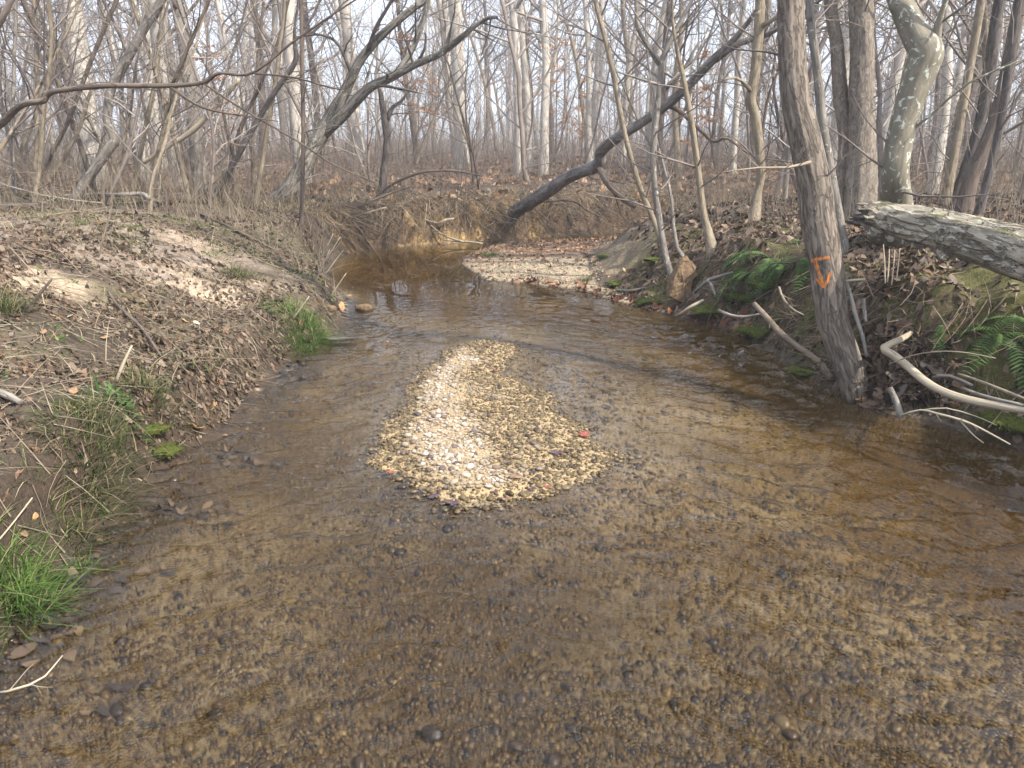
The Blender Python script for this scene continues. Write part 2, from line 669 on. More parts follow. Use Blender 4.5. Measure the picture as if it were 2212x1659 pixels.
C3 = lerp3(C3, np.array([.03, .023, .017]), lm * sstep(.75 + 1.6 * n1) * .95)  # left margin: dark silt and leaves, plus deep shade painted into the bed colour
ni, nj = len(gy), len(gx)
idx = np.arange(ni * nj).reshape(ni, nj)
Qd = np.stack([idx[:-1, :-1], idx[:-1, 1:], idx[1:, 1:], idx[1:, :-1]], -1).reshape(-1, 4)
wetv = sstep((.06 - ZZ) / .06)
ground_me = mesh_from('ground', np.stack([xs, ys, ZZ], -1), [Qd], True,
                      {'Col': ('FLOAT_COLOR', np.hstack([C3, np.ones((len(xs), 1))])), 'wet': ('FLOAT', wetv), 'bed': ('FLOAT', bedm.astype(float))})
m = NT('ground_soil')
ps = m.pos()
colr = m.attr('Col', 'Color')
na = m.noise(ps, 38, 5, .7)
nb = m.noise(ps, 9, 4, .6)
c = m.mix(m.ramp(na, [(.3, (0, 0, 0)), (.7, (1, 1, 1))]), m.mix(1.0, colr, (.55, .52, .5), 'MULTIPLY'), m.mix(1.0, colr, (1.38, 1.36, 1.32), 'MULTIPLY'))
c = m.mix(m.math('MULTIPLY', m.ramp(nb, [(.45, (0, 0, 0)), (.75, (1, 1, 1))]), .35), c, (.075, .05, .032))
vo = m.n('TexVoronoi')
m.i(vo, 'Vector', ps)
vo.inputs['Scale'].default_value = 88
peb = m.ramp(m.n('SeparateColor').outputs[0] if 0 else vo.outputs['Color'], [(.0, (.09, .075, .08)), (.2, (.19, .13, .08)), (.45, (.33, .24, .13)), (.7, (.46, .37, .24)), (1, (.60, .53, .40))])
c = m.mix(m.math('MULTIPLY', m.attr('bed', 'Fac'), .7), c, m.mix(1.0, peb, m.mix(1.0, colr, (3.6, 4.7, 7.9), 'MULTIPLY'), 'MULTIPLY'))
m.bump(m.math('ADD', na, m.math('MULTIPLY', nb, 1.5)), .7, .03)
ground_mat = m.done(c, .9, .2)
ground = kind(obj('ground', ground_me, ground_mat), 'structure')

# ------------------------------------------------------------------ water body
wx = np.concatenate([[-40, -12], np.linspace(-6, -3.2, 24, endpoint=False), np.linspace(-3.2, 3.4, 270, endpoint=False), np.linspace(3.4, 6, 24), [12, 40]])
wy = np.concatenate([[-40, -5], np.linspace(-1, .9, 20, endpoint=False), np.linspace(.9, 4.2, 165, endpoint=False), np.linspace(4.2, 8, 95, endpoint=False), np.linspace(8, 14, 50, endpoint=False), np.linspace(14, 18, 14), [40]])
WX, WY = np.meshgrid(wx, wy)
nv = WX.size
X_, Y_ = WX.ravel(), WY.ravel()
wpx, wpy = .5 * fbm(X_ * .9, Y_ * .9, 301, 3), .5 * fbm(X_ * .9, Y_ * .9, 302, 3)
gw = np.random.default_rng(41)
h_ = np.zeros(nv)
for k in range(46):                                   # many crossing wavelets; crests swing out to both banks around the bar
    lam = .035 * (7.5 ** gw.random())
    th = gw.normal(0, .42)
    sw = .55 * np.tanh((X_ - .15) * 1.4)
    kx, ky = np.sin(th + sw), np.cos(th + sw)
    ph = (np.cos(th) * (Y_ + .45 * np.sqrt((X_ - .15) ** 2 + .2)) + np.sin(th) * X_ + wpx * (1 + .5 * gw.random()) + wpy * .4 * gw.normal()) * 6.283 / lam + gw.uniform(0, 6.28)
    patchy = sstep(.5 + 2.6 * fbm(X_ * 1.7 + k * 3.3, Y_ * 1.7, 320 + k % 7, 2))
    h_ += np.sin(ph) * lam * patchy
h_ *= 1.05
en = (.45 + 1.3 * sstep(.5 + 2.2 * fbm(X_ * .6, Y_ * .6, 316, 3))) * (1 - .93 * sstep((Y_ - 4.8) / 3.4)) * (1 + .4 * sstep((X_ - .8) / 1.2) * sstep((7.5 - Y_) / 2))
d_isl = np.concatenate([isl(X_[i:i + 40000], Y_[i:i + 40000]) for i in range(0, nv, 40000)])
en = en * np.clip(.25 + .75 * sstep((-.004 - d_isl) / .05), 0, 1)
inside = (np.abs(X_) < 5.9) & (Y_ > -.9) & (Y_ < 17)
zt = np.where(inside, h_ * en * .017, 0)
idx = np.arange(nv).reshape(WX.shape)
top = np.stack([idx[:-1, :-1], idx[:-1, 1:], idx[1:, 1:], idx[1:, :-1]], -1).reshape(-1, 4)
Vt = np.stack([X_, Y_, zt], -1)
bord = np.concatenate([idx[0, :], idx[1:, -1], idx[-1, -2::-1], idx[-2:0:-1, 0]])
bn = np.roll(bord, -1)
kB = nv + np.arange(len(bord))
Vb = Vt[bord].copy()
Vb[:, 2] = -1.2
side = np.stack([bn, bord, kB, np.roll(kB, -1)], -1)
cB = np.array([[kB[0], kB[len(wx) - 1], kB[len(wx) - 1 + len(wy) - 1], kB[2 * len(wx) - 2 + len(wy) - 1]]])
cap_tri = np.stack([np.full(len(kB), nv + len(kB)), np.roll(kB, -1), kB], -1)
Vc = np.array([[0, 5.0, -1.2]])
me = mesh_from('water', np.vstack([Vt, Vb, Vc]), [top, side, cap_tri], True)
m = NT('stream_water')
t = m.t
fr = m.n('Fresnel')
geo = m.n('NewGeometry')                               # the same reflectance for light coming up through the surface
ior = m.n('MapRange')
m.i(ior, 'Value', geo.outputs['Backfacing'])
ior.inputs['To Min'].default_value = 1.333
ior.inputs['To Max'].default_value = 1 / 1.333
m.i(fr, 'IOR', ior.outputs[0])
gl = m.n('BsdfGlossy')
gl.inputs['Roughness'].default_value = .02
tr = m.n('BsdfTransparent')
rf = m.n('BsdfRefraction')
rf.inputs['IOR'].default_value = 1.05
rf.inputs['Roughness'].default_value = 0.0
thr = m.n('MixShader')
thr.inputs[0].default_value = .38
mx = m.n('MixShader')
t.links.new(tr.outputs[0], thr.inputs[1])
t.links.new(rf.outputs[0], thr.inputs[2])
t.links.new(fr.outputs[0], mx.inputs[0])
t.links.new(thr.outputs[0], mx.inputs[1])
t.links.new(gl.outputs[0], mx.inputs[2])
t.links.new(mx.outputs[0], m.out.inputs['Surface'])
va = m.n('VolumeAbsorption')
va.inputs['Color'].default_value = (.85, .77, .52, 1)
va.inputs['Density'].default_value = 3.6
t.links.new(va.outputs[0], m.out.inputs['Volume'])
t.nodes.remove(m.p)
water = kind(obj('water', me, m.m), 'structure')

# ------------------------------------------------------------------ gravel
def ico(sub):
    import bmesh
    bm = bmesh.new()
    bmesh.ops.create_icosphere(bm, subdivisions=sub, radius=1.0)
    V = np.array([v.co[:] for v in bm.verts])
    Fc = np.array([[v.index for v in f.verts] for f in bm.faces])
    bm.free()
    return V, Fc


ICO1, ICO2 = ico(1), ico(2)


def no_bottom(b, z):
    V, Fc = b
    return V, Fc[V[Fc][:, :, 2].mean(1) > z]


DOME1, DOME2 = no_bottom(ICO1, -.5), no_bottom(ICO2, -.4)


def pebble_mass(name, P, r, base, g, flat=(.42, .72), sink=.25):
    V0, F0 = base
    n = len(P)
    sc_ = np.stack([g.uniform(.85, 1.25, n), g.uniform(.65, 1.0, n), g.uniform(*flat, n)], -1) * r[:, None]
    a = g.uniform(0, 6.283, n)
    tl, tl2 = g.normal(0, .16, n), g.normal(0, .16, n)
    V = V0[None] * sc_[:, None]
    bump_ = 1 + .10 * np.sin(V0[None] @ g.normal(0, 2.2, (3, n, 1)).transpose(1, 0, 2) + g.uniform(0, 6, n)[:, None, None])
    V = V * bump_
    V[..., 2] += V[..., 0] * tl[:, None] + V[..., 1] * tl2[:, None]
    ca, sa = np.cos(a)[:, None], np.sin(a)[:, None]
    x_ = V[..., 0] * ca - V[..., 1] * sa
    y_ = V[..., 0] * sa + V[..., 1] * ca
    V = np.stack([x_, y_, V[..., 2]], -1) + (P + np.stack([0 * r, 0 * r, sc_[:, 2] * (1 - 2 * sink) * .9], -1))[:, None]
    Fc = (F0[None] + (np.arange(n) * len(V0))[:, None, None]).reshape(-1, 3)
    return mesh_from(name, V.reshape(-1, 3), [Fc], True)


def pebble_mat(name, stops, rnd):
    m = NT(name)
    rv = m.rand() if rnd == 'island' else m.orand()
    c = m.ramp(rv, stops)
    ps = m.pos()
    sp = m.n('NewGeometry')
    c = m.mix(m.math('MULTIPLY', m.noise(ps, 160, 3), .5), c, m.mix(1.0, c, (.55, .5, .45), 'MULTIPLY'))
    z = m.n('SeparateXYZ')
    m.i(z, 'Vector', ps)
    wn_ = m.math('ADD', z.outputs[2], m.math('MULTIPLY', m.math('SUBTRACT', m.noise(ps, 3.5, 3), .5), .05))
    wet = m.n('MapRange')
    m.i(wet, 'Value', wn_)
    for k_, v_ in (('From Min', .028), ('From Max', .046), ('To Min', 1.0), ('To Max', 0.0)):
        wet.inputs[k_].default_value = v_
    w = wet.outputs[0]
    c = m.mix(w, c, m.mix(1.0, c, (.34, .285, .17), 'MULTIPLY'))
    m.bump(m.noise(ps, 300, 2), .25, .002)
    return m.done(c, m.math('SUBTRACT', .85, m.math('MULTIPLY', w, .5)), .4)


DRY = [(0, (.07, .055, .052)), (.10, (.15, .105, .08)), (.2, (.24, .185, .135)), (.38, (.32, .265, .195)), (.6, (.39, .335, .265)), (.8, (.33, .265, .195)), (.93, (.47, .42, .355)), (1, (.20, .19, .18))]
BED = [(0, (0.025, 0.020, 0.023)), (.14, (0.056, 0.040, 0.036)), (.28, (0.105, 0.061, 0.034)), (.42, (0.169, 0.104, 0.042)), (.56, (0.258, 0.173, 0.061)), (.68, (0.146, 0.104, 0.066)), (.8, (0.323, 0.227, 0.101)), (.93, (0.226, 0.173, 0.115)), (1, (0.532, 0.432, 0.288))]
pm_bar = pebble_mat('bar_pebbles', DRY, 'island')
pm_bar1 = pebble_mat('bar_pebble_single', DRY, 'object')
pm_bed = pebble_mat('bed_pebbles', BED, 'island')
pm_bed1 = pebble_mat('bed_pebble_single', BED, 'object')

# the bar itself: a low mound of sand and fines that the pebbles lie on
bx0, bx1 = ISLAND[:, 0].min() - .3, ISLAND[:, 0].max() + .35
by0, by1 = ISLAND[:, 1].min() - .3, ISLAND[:, 1].max() + .35
bxg, byg = np.linspace(bx0, bx1, 90), np.linspace(by0, by1, 130)
BX, BY = np.meshgrid(bxg, byg)
BZ = isl(BX.ravel(), BY.ravel()).reshape(BX.shape)
idx = np.arange(BX.size).reshape(BX.shape)
qd = np.stack([idx[:-1, :-1], idx[:-1, 1:], idx[1:, 1:], idx[1:, :-1]], -1).reshape(-1, 4)
keep = (BZ.ravel()[qd] > -.003).all(1)
qd = qd[keep]
used, inv = np.unique(qd, return_inverse=True)
Vb = np.stack([BX.ravel(), BY.ravel(), BZ.ravel()], -1)[used]
m = NT('bar_sand')
ps = m.pos()
na = m.noise(ps, 90, 4, .7)
c = m.ramp(na, [(.3, (.15, .10, .05)), (.5, (.32, .23, .12)), (.75, (.52, .40, .25))])
m.bump(na, .8, .01)
gravel_bar = kind(obj('gravel_bar', mesh_from('gravel_bar', Vb, [inv.reshape(-1, 4)]), m.done(c, .8, .3)), 'structure')

g = np.random.default_rng(11)
N = 36000
px_, py_ = g.uniform(bx0, bx1, N), g.uniform(by0, by1, N)
pz_ = isl(px_, py_)
ok = pz_ > -.020 + .019 * g.random(N) ** .5
P = np.stack([px_, py_, pz_], -1)[ok]
r = np.clip(np.exp(g.normal(math.log(.0054), .48, len(P))), .0028, .021)
r *= np.clip(1.12 - (P[:, 1] - 3) * .04, .85, 1.2)
order = np.argsort(-r)
big = order[:300]
rest = order[300:]
peb_meshes = []
for k in range(10):
    peb_meshes.append(pebble_mass('pebble', np.zeros((1, 3)), np.array([1.0]), ICO2, g, sink=.5))


def place_pebbles(Ps, rs, mat, parent, n):
    mm = [x.copy() for x in peb_meshes]
    for x in mm:
        x.materials.append(mat)
    for k in range(len(Ps)):
        o = bpy.data.objects.new('pebble', mm[k % len(mm)])
        COL.objects.link(o)
        o.parent = parent
        o.location = Ps[k] + np.array([0, 0, rs[k] * .25])
        s_ = rs[k]
        o.scale = (s_, s_, s_)
        o.rotation_euler = (g.normal(0, .12), g.normal(0, .12), g.uniform(0, 6.28))


place_pebbles(P[big], r[big], pm_bar1, gravel_bar, 300)
hi = rest[:4400]
lo = rest[4400:]
kind(obj('gravel', pebble_mass('gravel', P[hi], r[hi], DOME2, g), pm_bar, gravel_bar), 'stuff')
kind(obj('gravel', pebble_mass('gravel', P[lo], r[lo], DOME1, g), pm_bar, gravel_bar), 'stuff')

# pebbles of the stream bed under the water
N = 150000
yy = 1.1 + 6.2 * g.random(N) ** 1.7
xx = g.uniform(-1.12, 1.12, N) * yy + .1
zz, dw_, dt_, dr_, zi_ = [np.concatenate(v) for v in zip(*[terrain(xx[i:i + 20000], yy[i:i + 20000], True) for i in range(0, N, 20000)])]
dens = .45 + 2.0 * (fbm(xx * 1.3, yy * 1.3, 131, 3) + .2)
ok = (dw_ < -.04) & (zi_ < -.012) & (zz < -.01) & (g.random(N) < dens) & (dr_ > .35 + .3 * g.random(N))
P = np.stack([xx, yy, zz], -1)[ok]
r = np.clip(np.exp(g.normal(math.log(.0068), .46, len(P))), .0036, .028) * np.clip(.75 + .11 * P[:, 1], .85, 1.3)
score = r / P[:, 1]
order = np.argsort(-score)
order = order[:46000]
big, rest = order[:300], order[300:]
place_pebbles(P[big], r[big], pm_bed1, ground, 300)
near_ = rest[P[rest, 1] < 2.5]
far_ = rest[P[rest, 1] >= 2.5]
bp1 = obj('bed_gravel', pebble_mass('bed_gravel', P[near_], r[near_], DOME1, g, (.28, .5), .4), pm_bed)
tag(kind(bp1, 'stuff'), 'amber and brown pebbles on the stream bed seen through the near water', 'gravel')
bp2 = obj('bed_gravel', pebble_mass('bed_gravel', P[far_], r[far_], DOME1, g, (.28, .5), .4), pm_bed)
tag(kind(bp2, 'stuff'), 'brown pebbles on the stream bed around and beyond the gravel bar', 'gravel')

# pale gravel of the point bar
N = 7000
xx, yy = g.uniform(-1.0, 2.0, N), g.uniform(7.2, 12.5, N)
zz, dw_, dt_, dr_, zi_ = terrain(xx, yy, True)
ok = (dw_ > -.08) & (dt_ < .15) & (g.random(N) < sstep((11.0 - yy) / 2) * .9 + .1)
P = np.stack([xx, yy, zz], -1)[ok]
r = np.clip(np.exp(g.normal(math.log(.010), .4, len(P))), .007, .04)
pm_pt = pebble_mat('point_bar_pebbles', [(0, (.13, .09, .07)), (.3, (.28, .20, .13)), (.7, (.42, .33, .22)), (1, (.52, .44, .33))], 'island')
o = obj('point_bar_gravel', pebble_mass('point_bar_gravel', P, r, ICO1, g), pm_pt)
tag(kind(o, 'stuff'), 'tan gravel spread over the point bar below the right bank', 'gravel')

# ------------------------------------------------------------------ bark
B_GREY = bark('bark_grey', (.11, .095, .08), (.32, .285, .24), 24, .2, lichen=(.42, .41, .36), lich_amt=-.02, cracks=0.35)
B_PALE = bark('bark_pale', (.30, .265, .225), (.62, .57, .49), 14, .25)
B_TAN = bark('bark_tan', (.16, .125, .085), (.36, .30, .215), 22, .25, cracks=0.35)
B_DARK = bark('bark_dark', (.035, .030, .027), (.17, .145, .13), 26, .2, cracks=0.6)
B_BROWN = bark('bark_brown', (.07, .052, .042), (.21, .165, .13), 26, .2, cracks=0.38)
B_MARK = bark('bark_furrowed', (.075, .058, .046), (.32, .265, .21), 48, .2, bump=.9, bdist=.010, cracks=0.38)
B_SHAG = bark('bark_shaggy', (.06, .045, .034), (.46, .39, .31), 34, .34, plates=True, bump=1.0, bdist=.02)
B_LICH = bark('bark_lichened', (.105, .092, .068), (.27, .24, .18), 22, .3, lichen=(.46, .48, .40), lich_amt=.02)
B_LOG = bark('bark_mossy_log', (.12, .10, .07), (.50, .44, .34), 22, .34, lichen=(.42, .40, .33), lich_amt=.0, moss=(.085, .10, .022), moss_top=-.10, bump=1.0, bdist=.02, cracks=0.5)
B_LEAN = bark('bark_ridged', (.075, .064, .053), (.42, .375, .31), 20, .16, lichen=(.42, .41, .35), lich_amt=.0, bump=1.0, bdist=.02, cracks=0.5)
B_SLATE = bark('bark_slate', (.09, .08, .072), (.31, .275, .245), 24, .25, cracks=.45, bump=.9, bdist=.015)
B_BARE = bark('bare_wood', (.24, .19, .13), (.55, .47, .34), 30, .08)
B_DEAD = bark('dead_twig', (.15, .115, .08), (.36, .29, .21), 20, .2)
B_ROOT = bark('root_bark', (.09, .065, .045), (.27, .21, .15), 24, .2)
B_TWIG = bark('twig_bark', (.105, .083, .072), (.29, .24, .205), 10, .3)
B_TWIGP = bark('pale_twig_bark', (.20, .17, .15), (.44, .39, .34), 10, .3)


def path_px(pts):
    """[(px,py,Y,w)] -> points, radii"""
    P = np.array([at(a, b, c) for a, b, c, w in pts])
    r = np.array([wid(w, p) / 2 for (a, b, c, w), p in zip(pts, P)])
    return P, r


def smooth_path(P, r, step=.12):
    L = np.linalg.norm(np.diff(P, axis=0), axis=1).sum()
    n = int(np.clip(L / step, 6, 170))
    Q = catmull(np.hstack([P, r[:, None]]), n)
    return Q[:, :3], np.maximum(Q[:, 3], .002)


def trunk_mesh(name, P, r, sides, rough, seed, flare=0.0, ridge=0.0, kr=6.0):
    Q, q = smooth_path(P, r, .05 if ridge else .09 if sides > 12 else .15)
    L = np.concatenate([[0], np.cumsum(np.linalg.norm(np.diff(Q, axis=0), axis=1))])
    if flare:
        q = q * (1 + flare * np.exp(-L / (q[0] * 2.6)))
    return Tubes().tube(Q, q, sides, rough, seed, rf=1.6, lf=2.4, ridge=ridge, kr=kr).mesh(name), Q, q


HERO_SEED = [100]
HERO_BASES = []


def hero(name, label, cat, pts, mat, up_h=4.0, lean=None, lev=2, nside=6, side_len=.8, limbs=(), crown_mat=None, sides=10, rough=.10,
         flare=.35, group=None, side_from=.15, limb_mat=None, seat=True, nch=(5, 4, 4), top=True, tw=.010, up_len=None, ridge=0.0, kr=6.0):
    """a tree placed by its visible trunk; continues above the frame with a bare crown"""
    HERO_SEED[0] += 1
    g = np.random.default_rng(HERO_SEED[0])
    if seat:
        hb = hit(pts[0][0], pts[0][1])
        dY = hb[1] + .04 - pts[0][2]
        if abs(dY) < 2.2:
            kY = (pts[0][2] + dY) / pts[0][2]
            pts = [(a_, b_, c_ * kY, w_) for a_, b_, c_, w_ in pts]
            limbs = [dict(l_, p=[(a_, b_, c_ * kY, w_) for a_, b_, c_, w_ in l_['p']]) for l_ in limbs]
    P, r = path_px(pts)
    if seat:                                                   # roots into the ground
        gz = Hz(P[0][0], P[0][1])
        if P[0][2] > gz - .02 or P[0][2] < gz - .3:
            d0 = unit(P[0] - P[1])
            if d0[2] < -.15:
                k = np.clip((P[0][2] - (gz - .08)) / -d0[2], -.4, 1.0)
                P[0] = P[0] + d0 * k
            else:
                P[0][2] = min(P[0][2], gz - .05)
    root = thing(name, label, cat, P[0], group)
    HERO_BASES.append(P[0][:2])
    if top:
        d = unit(P[-1] - P[-2])
        q, rr = P[-1], r[-1]
        ext, er = [], []
        n = max(3, int(up_h / .9))
        for i in range(n):
            d = unit(d * (1 - .05) + np.array([0, 0, .16]) + g.normal(0, .05, 3) + (np.array(lean) * .05 if lean is not None else 0))
            q = q + d * up_h / n
            rr = rr * (1 - .75 / n) if i < n - 1 else rr * .4
            ext.append(q)
            er.append(rr)
        PP, rr_ = np.vstack([P, ext]), np.concatenate([r, er])
    else:
        PP, rr_ = P, r
    me, Q, q = trunk_mesh('trunk', PP, rr_, sides, rough, HERO_SEED[0] % 50, flare, ridge, kr)
    obj('trunk', me, mat, root)
    G = Tubes()
    Lq = np.concatenate([[0], np.cumsum(np.linalg.norm(np.diff(Q, axis=0), axis=1))])
    Lv = np.linalg.norm(np.diff(P, axis=0), axis=1).sum()
    for j in range(nside):                                     # side twigs on the visible part
        l = Lv * (side_from + (1 - side_from) * g.random())
        i = min(np.searchsorted(Lq, l), len(Q) - 2)
        ax = unit(Q[i + 1] - Q[i])
        s1 = unit(np.cross(ax, g.normal(0, 1, 3)))
        branch(G, Q[i], ax * .55 + s1, side_len * g.uniform(.5, 1.3), min(tw, q[i] * .45), 1 if side_len < .7 else 2, g, (4, 3), up=.05)
    if top:
        for j in range(nch[2] + 5):
            l = Lv + (Lq[-1] - Lv) * (.05 + .95 * (j + g.random()) / (nch[2] + 5))
            i = min(np.searchsorted(Lq, l), len(Q) - 2)
            ax = unit(Q[i + 1] - Q[i])
            s1 = unit(np.cross(ax, g.normal(0, 1, 3)))
            branch(G, Q[i], ax * .8 + s1 * .9, (up_len or up_h * .5) * g.uniform(.5, 1.1), q[i] * .5, lev, g, nch, up=.06)
    if G.n:
        obj('crown', G.mesh('crown'), crown_mat or B_TWIG, root)
    for lp in limbs:
        LP, lr = path_px(lp['p'])
        if lp.get('up'):
            d = unit(LP[-1] - LP[-2])
            e, er, rr = [], [], lr[-1]
            for i in range(4):
                d = unit(d + np.array([0, 0, .12]) + g.normal(0, .06, 3))
                e.append((e[-1] if e else LP[-1]) + d * lp['up'] / 4)
                rr *= .72
                er.append(rr)
            LP, lr = np.vstack([LP, e]), np.concatenate([lr, er])
        Qs, qs = smooth_path(LP, lr, .10)
        G = Tubes().tube(Qs, qs, lp.get('sides', 8), rough * .7, 7 + len(Qs) % 9)
        nt = lp.get('tw', 4)
        for j in range(nt):
            i = int((.2 + .78 * (j + g.random()) / nt) * (len(Qs) - 1))
            ax = unit(Qs[min(i + 1, len(Qs) - 1)] - Qs[max(i - 1, 0)])
            s1 = unit(np.cross(ax, g.normal(0, 1, 3)))
            branch(G, Qs[i], ax * .7 + s1, lp.get('tl', .7) * g.uniform(.5, 1.3), qs[i] * .42, lp.get('lev', 1), g, (4, 3), up=.05)
        obj('limb', G.mesh('limb'), lp.get('mat') or limb_mat or mat, root)
    return root


# ------------------------------------------------------------------ trees of the right bank
mark_tree = hero('leaning_tree', 'thick furrowed trunk leaning over the stream with an orange painted arrow mark', 'tree',
     [(1853, 862, 4.48, 50), (1838, 805, 4.5, 56), (1817, 745, 4.55, 60), (1801, 698, 4.6, 63), (1793, 640, 4.63, 66), (1785, 572, 4.66, 68), (1766, 467, 4.7, 69), (1760, 403, 4.72, 66),
      (1739, 302, 4.76, 64), (1718, 202, 4.8, 60), (1711, 101, 4.83, 57), (1708, 0, 4.86, 55)], B_MARK, up_h=8, sides=44, ridge=.07, kr=7, rough=.06, nside=5, side_len=.5, flare=.22,
     limbs=[dict(p=[(1750, 350, 4.6, 7), (1700, 362, 4.45, 6), (1640, 362, 4.3, 4), (1560, 372, 4.2, 2)], tw=5, tl=.25, sides=5, mat=B_DEAD)])
hero('slender_tree', 'slender smooth pale trunk right behind the orange-marked trunk', 'tree',
     [(1812, 470, 5.9, 20), (1788, 336, 6.0, 20), (1775, 252, 6.0, 19), (1765, 151, 6.0, 18), (1751, 50, 6.0, 17), (1749, 0, 6.0, 17)], B_GREY, up_h=6, nside=3)
hero('shaggy_tree', 'twisted dark shaggy trunk between slender pale trunk and flaky pale trunk', 'tree',
     [(1812, 470, 7.1, 34), (1818, 400, 7.1, 30), (1826, 302, 7.1, 28), (1815, 202, 7.1, 28), (1808, 100, 7.1, 26), (1795, 0, 7.1, 25)], B_SHAG, up_h=7, sides=30, ridge=.16, kr=5, rough=.2, nside=5)
hero('flaky_tree', 'broad flaky-barked pale trunk standing left of the lichened bent tree', 'tree',
     [(1855, 475, 6.9, 60), (1859, 400, 6.9, 54), (1862, 269, 6.9, 52), (1863, 134, 6.9, 50), (1858, 0, 6.9, 49)], B_SHAG, up_h=9, sides=34, ridge=.14, kr=6, rough=.12, nside=6)
hero('bent_lichened_tree', 'bent grey trunk with white lichen patches rising over the broken log', 'tree',
     [(1930, 525, 5.6, 92), (1932, 470, 5.3, 74), (1934, 420, 5.1, 60), (1934, 370, 5.0, 52), (1943, 302, 5.0, 54), (1966, 218, 5.0, 56), (1990, 150, 5.0, 64), (1999, 112, 5.0, 66), (1974, 67, 5.05, 52),
      (1950, 17, 5.1, 47), (1936, -20, 5.15, 44)], B_LICH, up_h=8, sides=24, rough=.08, nside=3, flare=.5,
     limbs=[dict(p=[(2000, 118, 5.0, 40), (2016, 100, 5.0, 30), (2030, 40, 4.95, 14), (2060, -40, 4.9, 10)], tw=5, tl=.8, up=2),
            dict(p=[(1950, 290, 5.0, 7), (2010, 250, 4.9, 6), (2090, 180, 4.8, 5), (2212, 128, 4.7, 4)], tw=6, tl=.5, lev=1, sides=5)])
hero('forked_sapling', 'grey sapling forked into a Y above the brown slab on the bank', 'tree',
     [(1457, 618, 6.9, 15), (1438, 554, 6.95, 14), (1424, 470, 7.0, 13), (1414, 403, 7.0, 13), (1412, 302, 7.0, 14), (1424, 202, 7.0, 14), (1431, 134, 7.0, 14), (1454, 74, 7.0, 10), (1495, 0, 7.0, 8)],
     B_GREY, up_h=3.5, nside=8, side_len=.9, sides=10,
     limbs=[dict(p=[(1430, 140, 7.0, 12), (1401, 101, 7.0, 10), (1377, 57, 7.0, 9), (1374, 0, 7.0, 8)], up=2.5, tw=7, tl=.9, lev=1),
            dict(p=[(1420, 182, 7.0, 7), (1384, 171, 6.9, 5), (1333, 155, 6.8, 3)], tw=3, tl=.4),
            dict(p=[(1438, 190, 7.0, 8), (1465, 160, 7.0, 6), (1495, 140, 7.1, 5), (1530, 60, 7.1, 4)], tw=4, tl=.5)])
hero('crossing_sapling', 'pale thin sapling leaning left and crossing behind the forked sapling', 'tree',
     [(1430, 525, 7.4, 12), (1408, 465, 7.4, 12), (1384, 410, 7.4, 12), (1350, 292, 7.4, 11), (1323, 151, 7.4, 11), (1303, 67, 7.4, 10), (1286, 0, 7.4, 10)], B_TAN, up_h=4, nside=5, side_len=.8)
hero('arching_sapling', 'thin dark-based sapling leaning left just before the wood on the right bank', 'tree',
     [(1540, 545, 7.1, 26), (1530, 500, 7.2, 18), (1518, 447, 7.2, 14), (1498, 292, 7.2, 13), (1478, 178, 7.2, 11), (1461, 97, 7.2, 8), (1452, 0, 7.2, 6)], B_TAN, up_h=3, nside=8, side_len=.8)
hero('curving_stem', 'thin grey stem curving up beside the mossy foot of the forked sapling', 'tree',
     [(1478, 560, 6.8, 9), (1458, 520, 6.9, 8), (1452, 440, 7.0, 7), (1440, 380, 7.1, 6), (1425, 330, 7.2, 4)], B_GREY, up_h=.6, lev=1, nside=5, side_len=.4, nch=(3, 2, 1))
hero('sinuous_tree', 'wavy trunk dark on one side and pale on the other behind arching sapling', 'tree',
     [(1630, 478, 7.9, 26), (1637, 420, 8.0, 17), (1644, 370, 8.0, 18), (1634, 262, 8.0, 20), (1622, 215, 8.0, 22), (1632, 151, 8.0, 22), (1641, 34, 8.0, 21), (1642, 0, 8.0, 20)], B_TAN, up_h=6, nside=9, side_len=1.0,
     limbs=[dict(p=[(1625, 200, 8, 10), (1595, 170, 7.8, 6), (1560, 172, 7.6, 4)], tw=3, tl=.5), dict(p=[(1640, 60, 8, 12), (1690, 30, 7.8, 8), (1760, -10, 7.6, 6)], tw=5, tl=.8)])
hero('leaning_dark_tree', 'long dark trunk leaning far to the right out from the far cut bank', 'tree',
     [(1098, 468, hit(1112, 462)[1] + .35, 29), (1112, 458, hit(1112, 462)[1] + .02, 28), (1165, 424, 12.7, 28), (1233, 380, 12.0, 26), (1290, 357, 11.5, 27), (1300, 325, 11.3, 24), (1335, 296, 10.8, 22), (1391, 262, 10.6, 20), (1451, 218, 10.3, 21), (1501, 171, 10.1, 19),
      (1542, 128, 9.9, 18), (1590, 80, 9.7, 13), (1640, 12, 9.5, 9)], B_SLATE, up_h=3.0, sides=22, ridge=.08, kr=4, rough=.10, nside=7, side_len=1.2, flare=.15, seat=False,
     limbs=[dict(p=[(1293, 360, 11.5, 15), (1312, 396, 10.9, 13), (1335, 420, 10.8, 12), (1352, 436, 10.8, 9), (1372, 448, 10.7, 6)], tw=4, tl=.4, mat=B_BROWN),
            dict(p=[(1440, 228, 10.4, 9), (1468, 240, 10.3, 10), (1511, 279, 10.2, 8), (1542, 306, 10.1, 7), (1572, 299, 10.0, 6), (1626, 336, 9.9, 4), (1720, 352, 9.8, 3)], tw=6, tl=.6, mat=B_BROWN),
            dict(p=[(1545, 130, 9.9, 14), (1592, 96, 9.7, 14), (1653, 76, 9.5, 11), (1700, 50, 9.3, 8)], tw=5, tl=.8, up=1.5),
            dict(p=[(1440, 225, 10.4, 9), (1440, 190, 10.4, 8), (1470, 160, 10.4, 7), (1510, 90, 10.3, 5)], tw=3, tl=.6)])
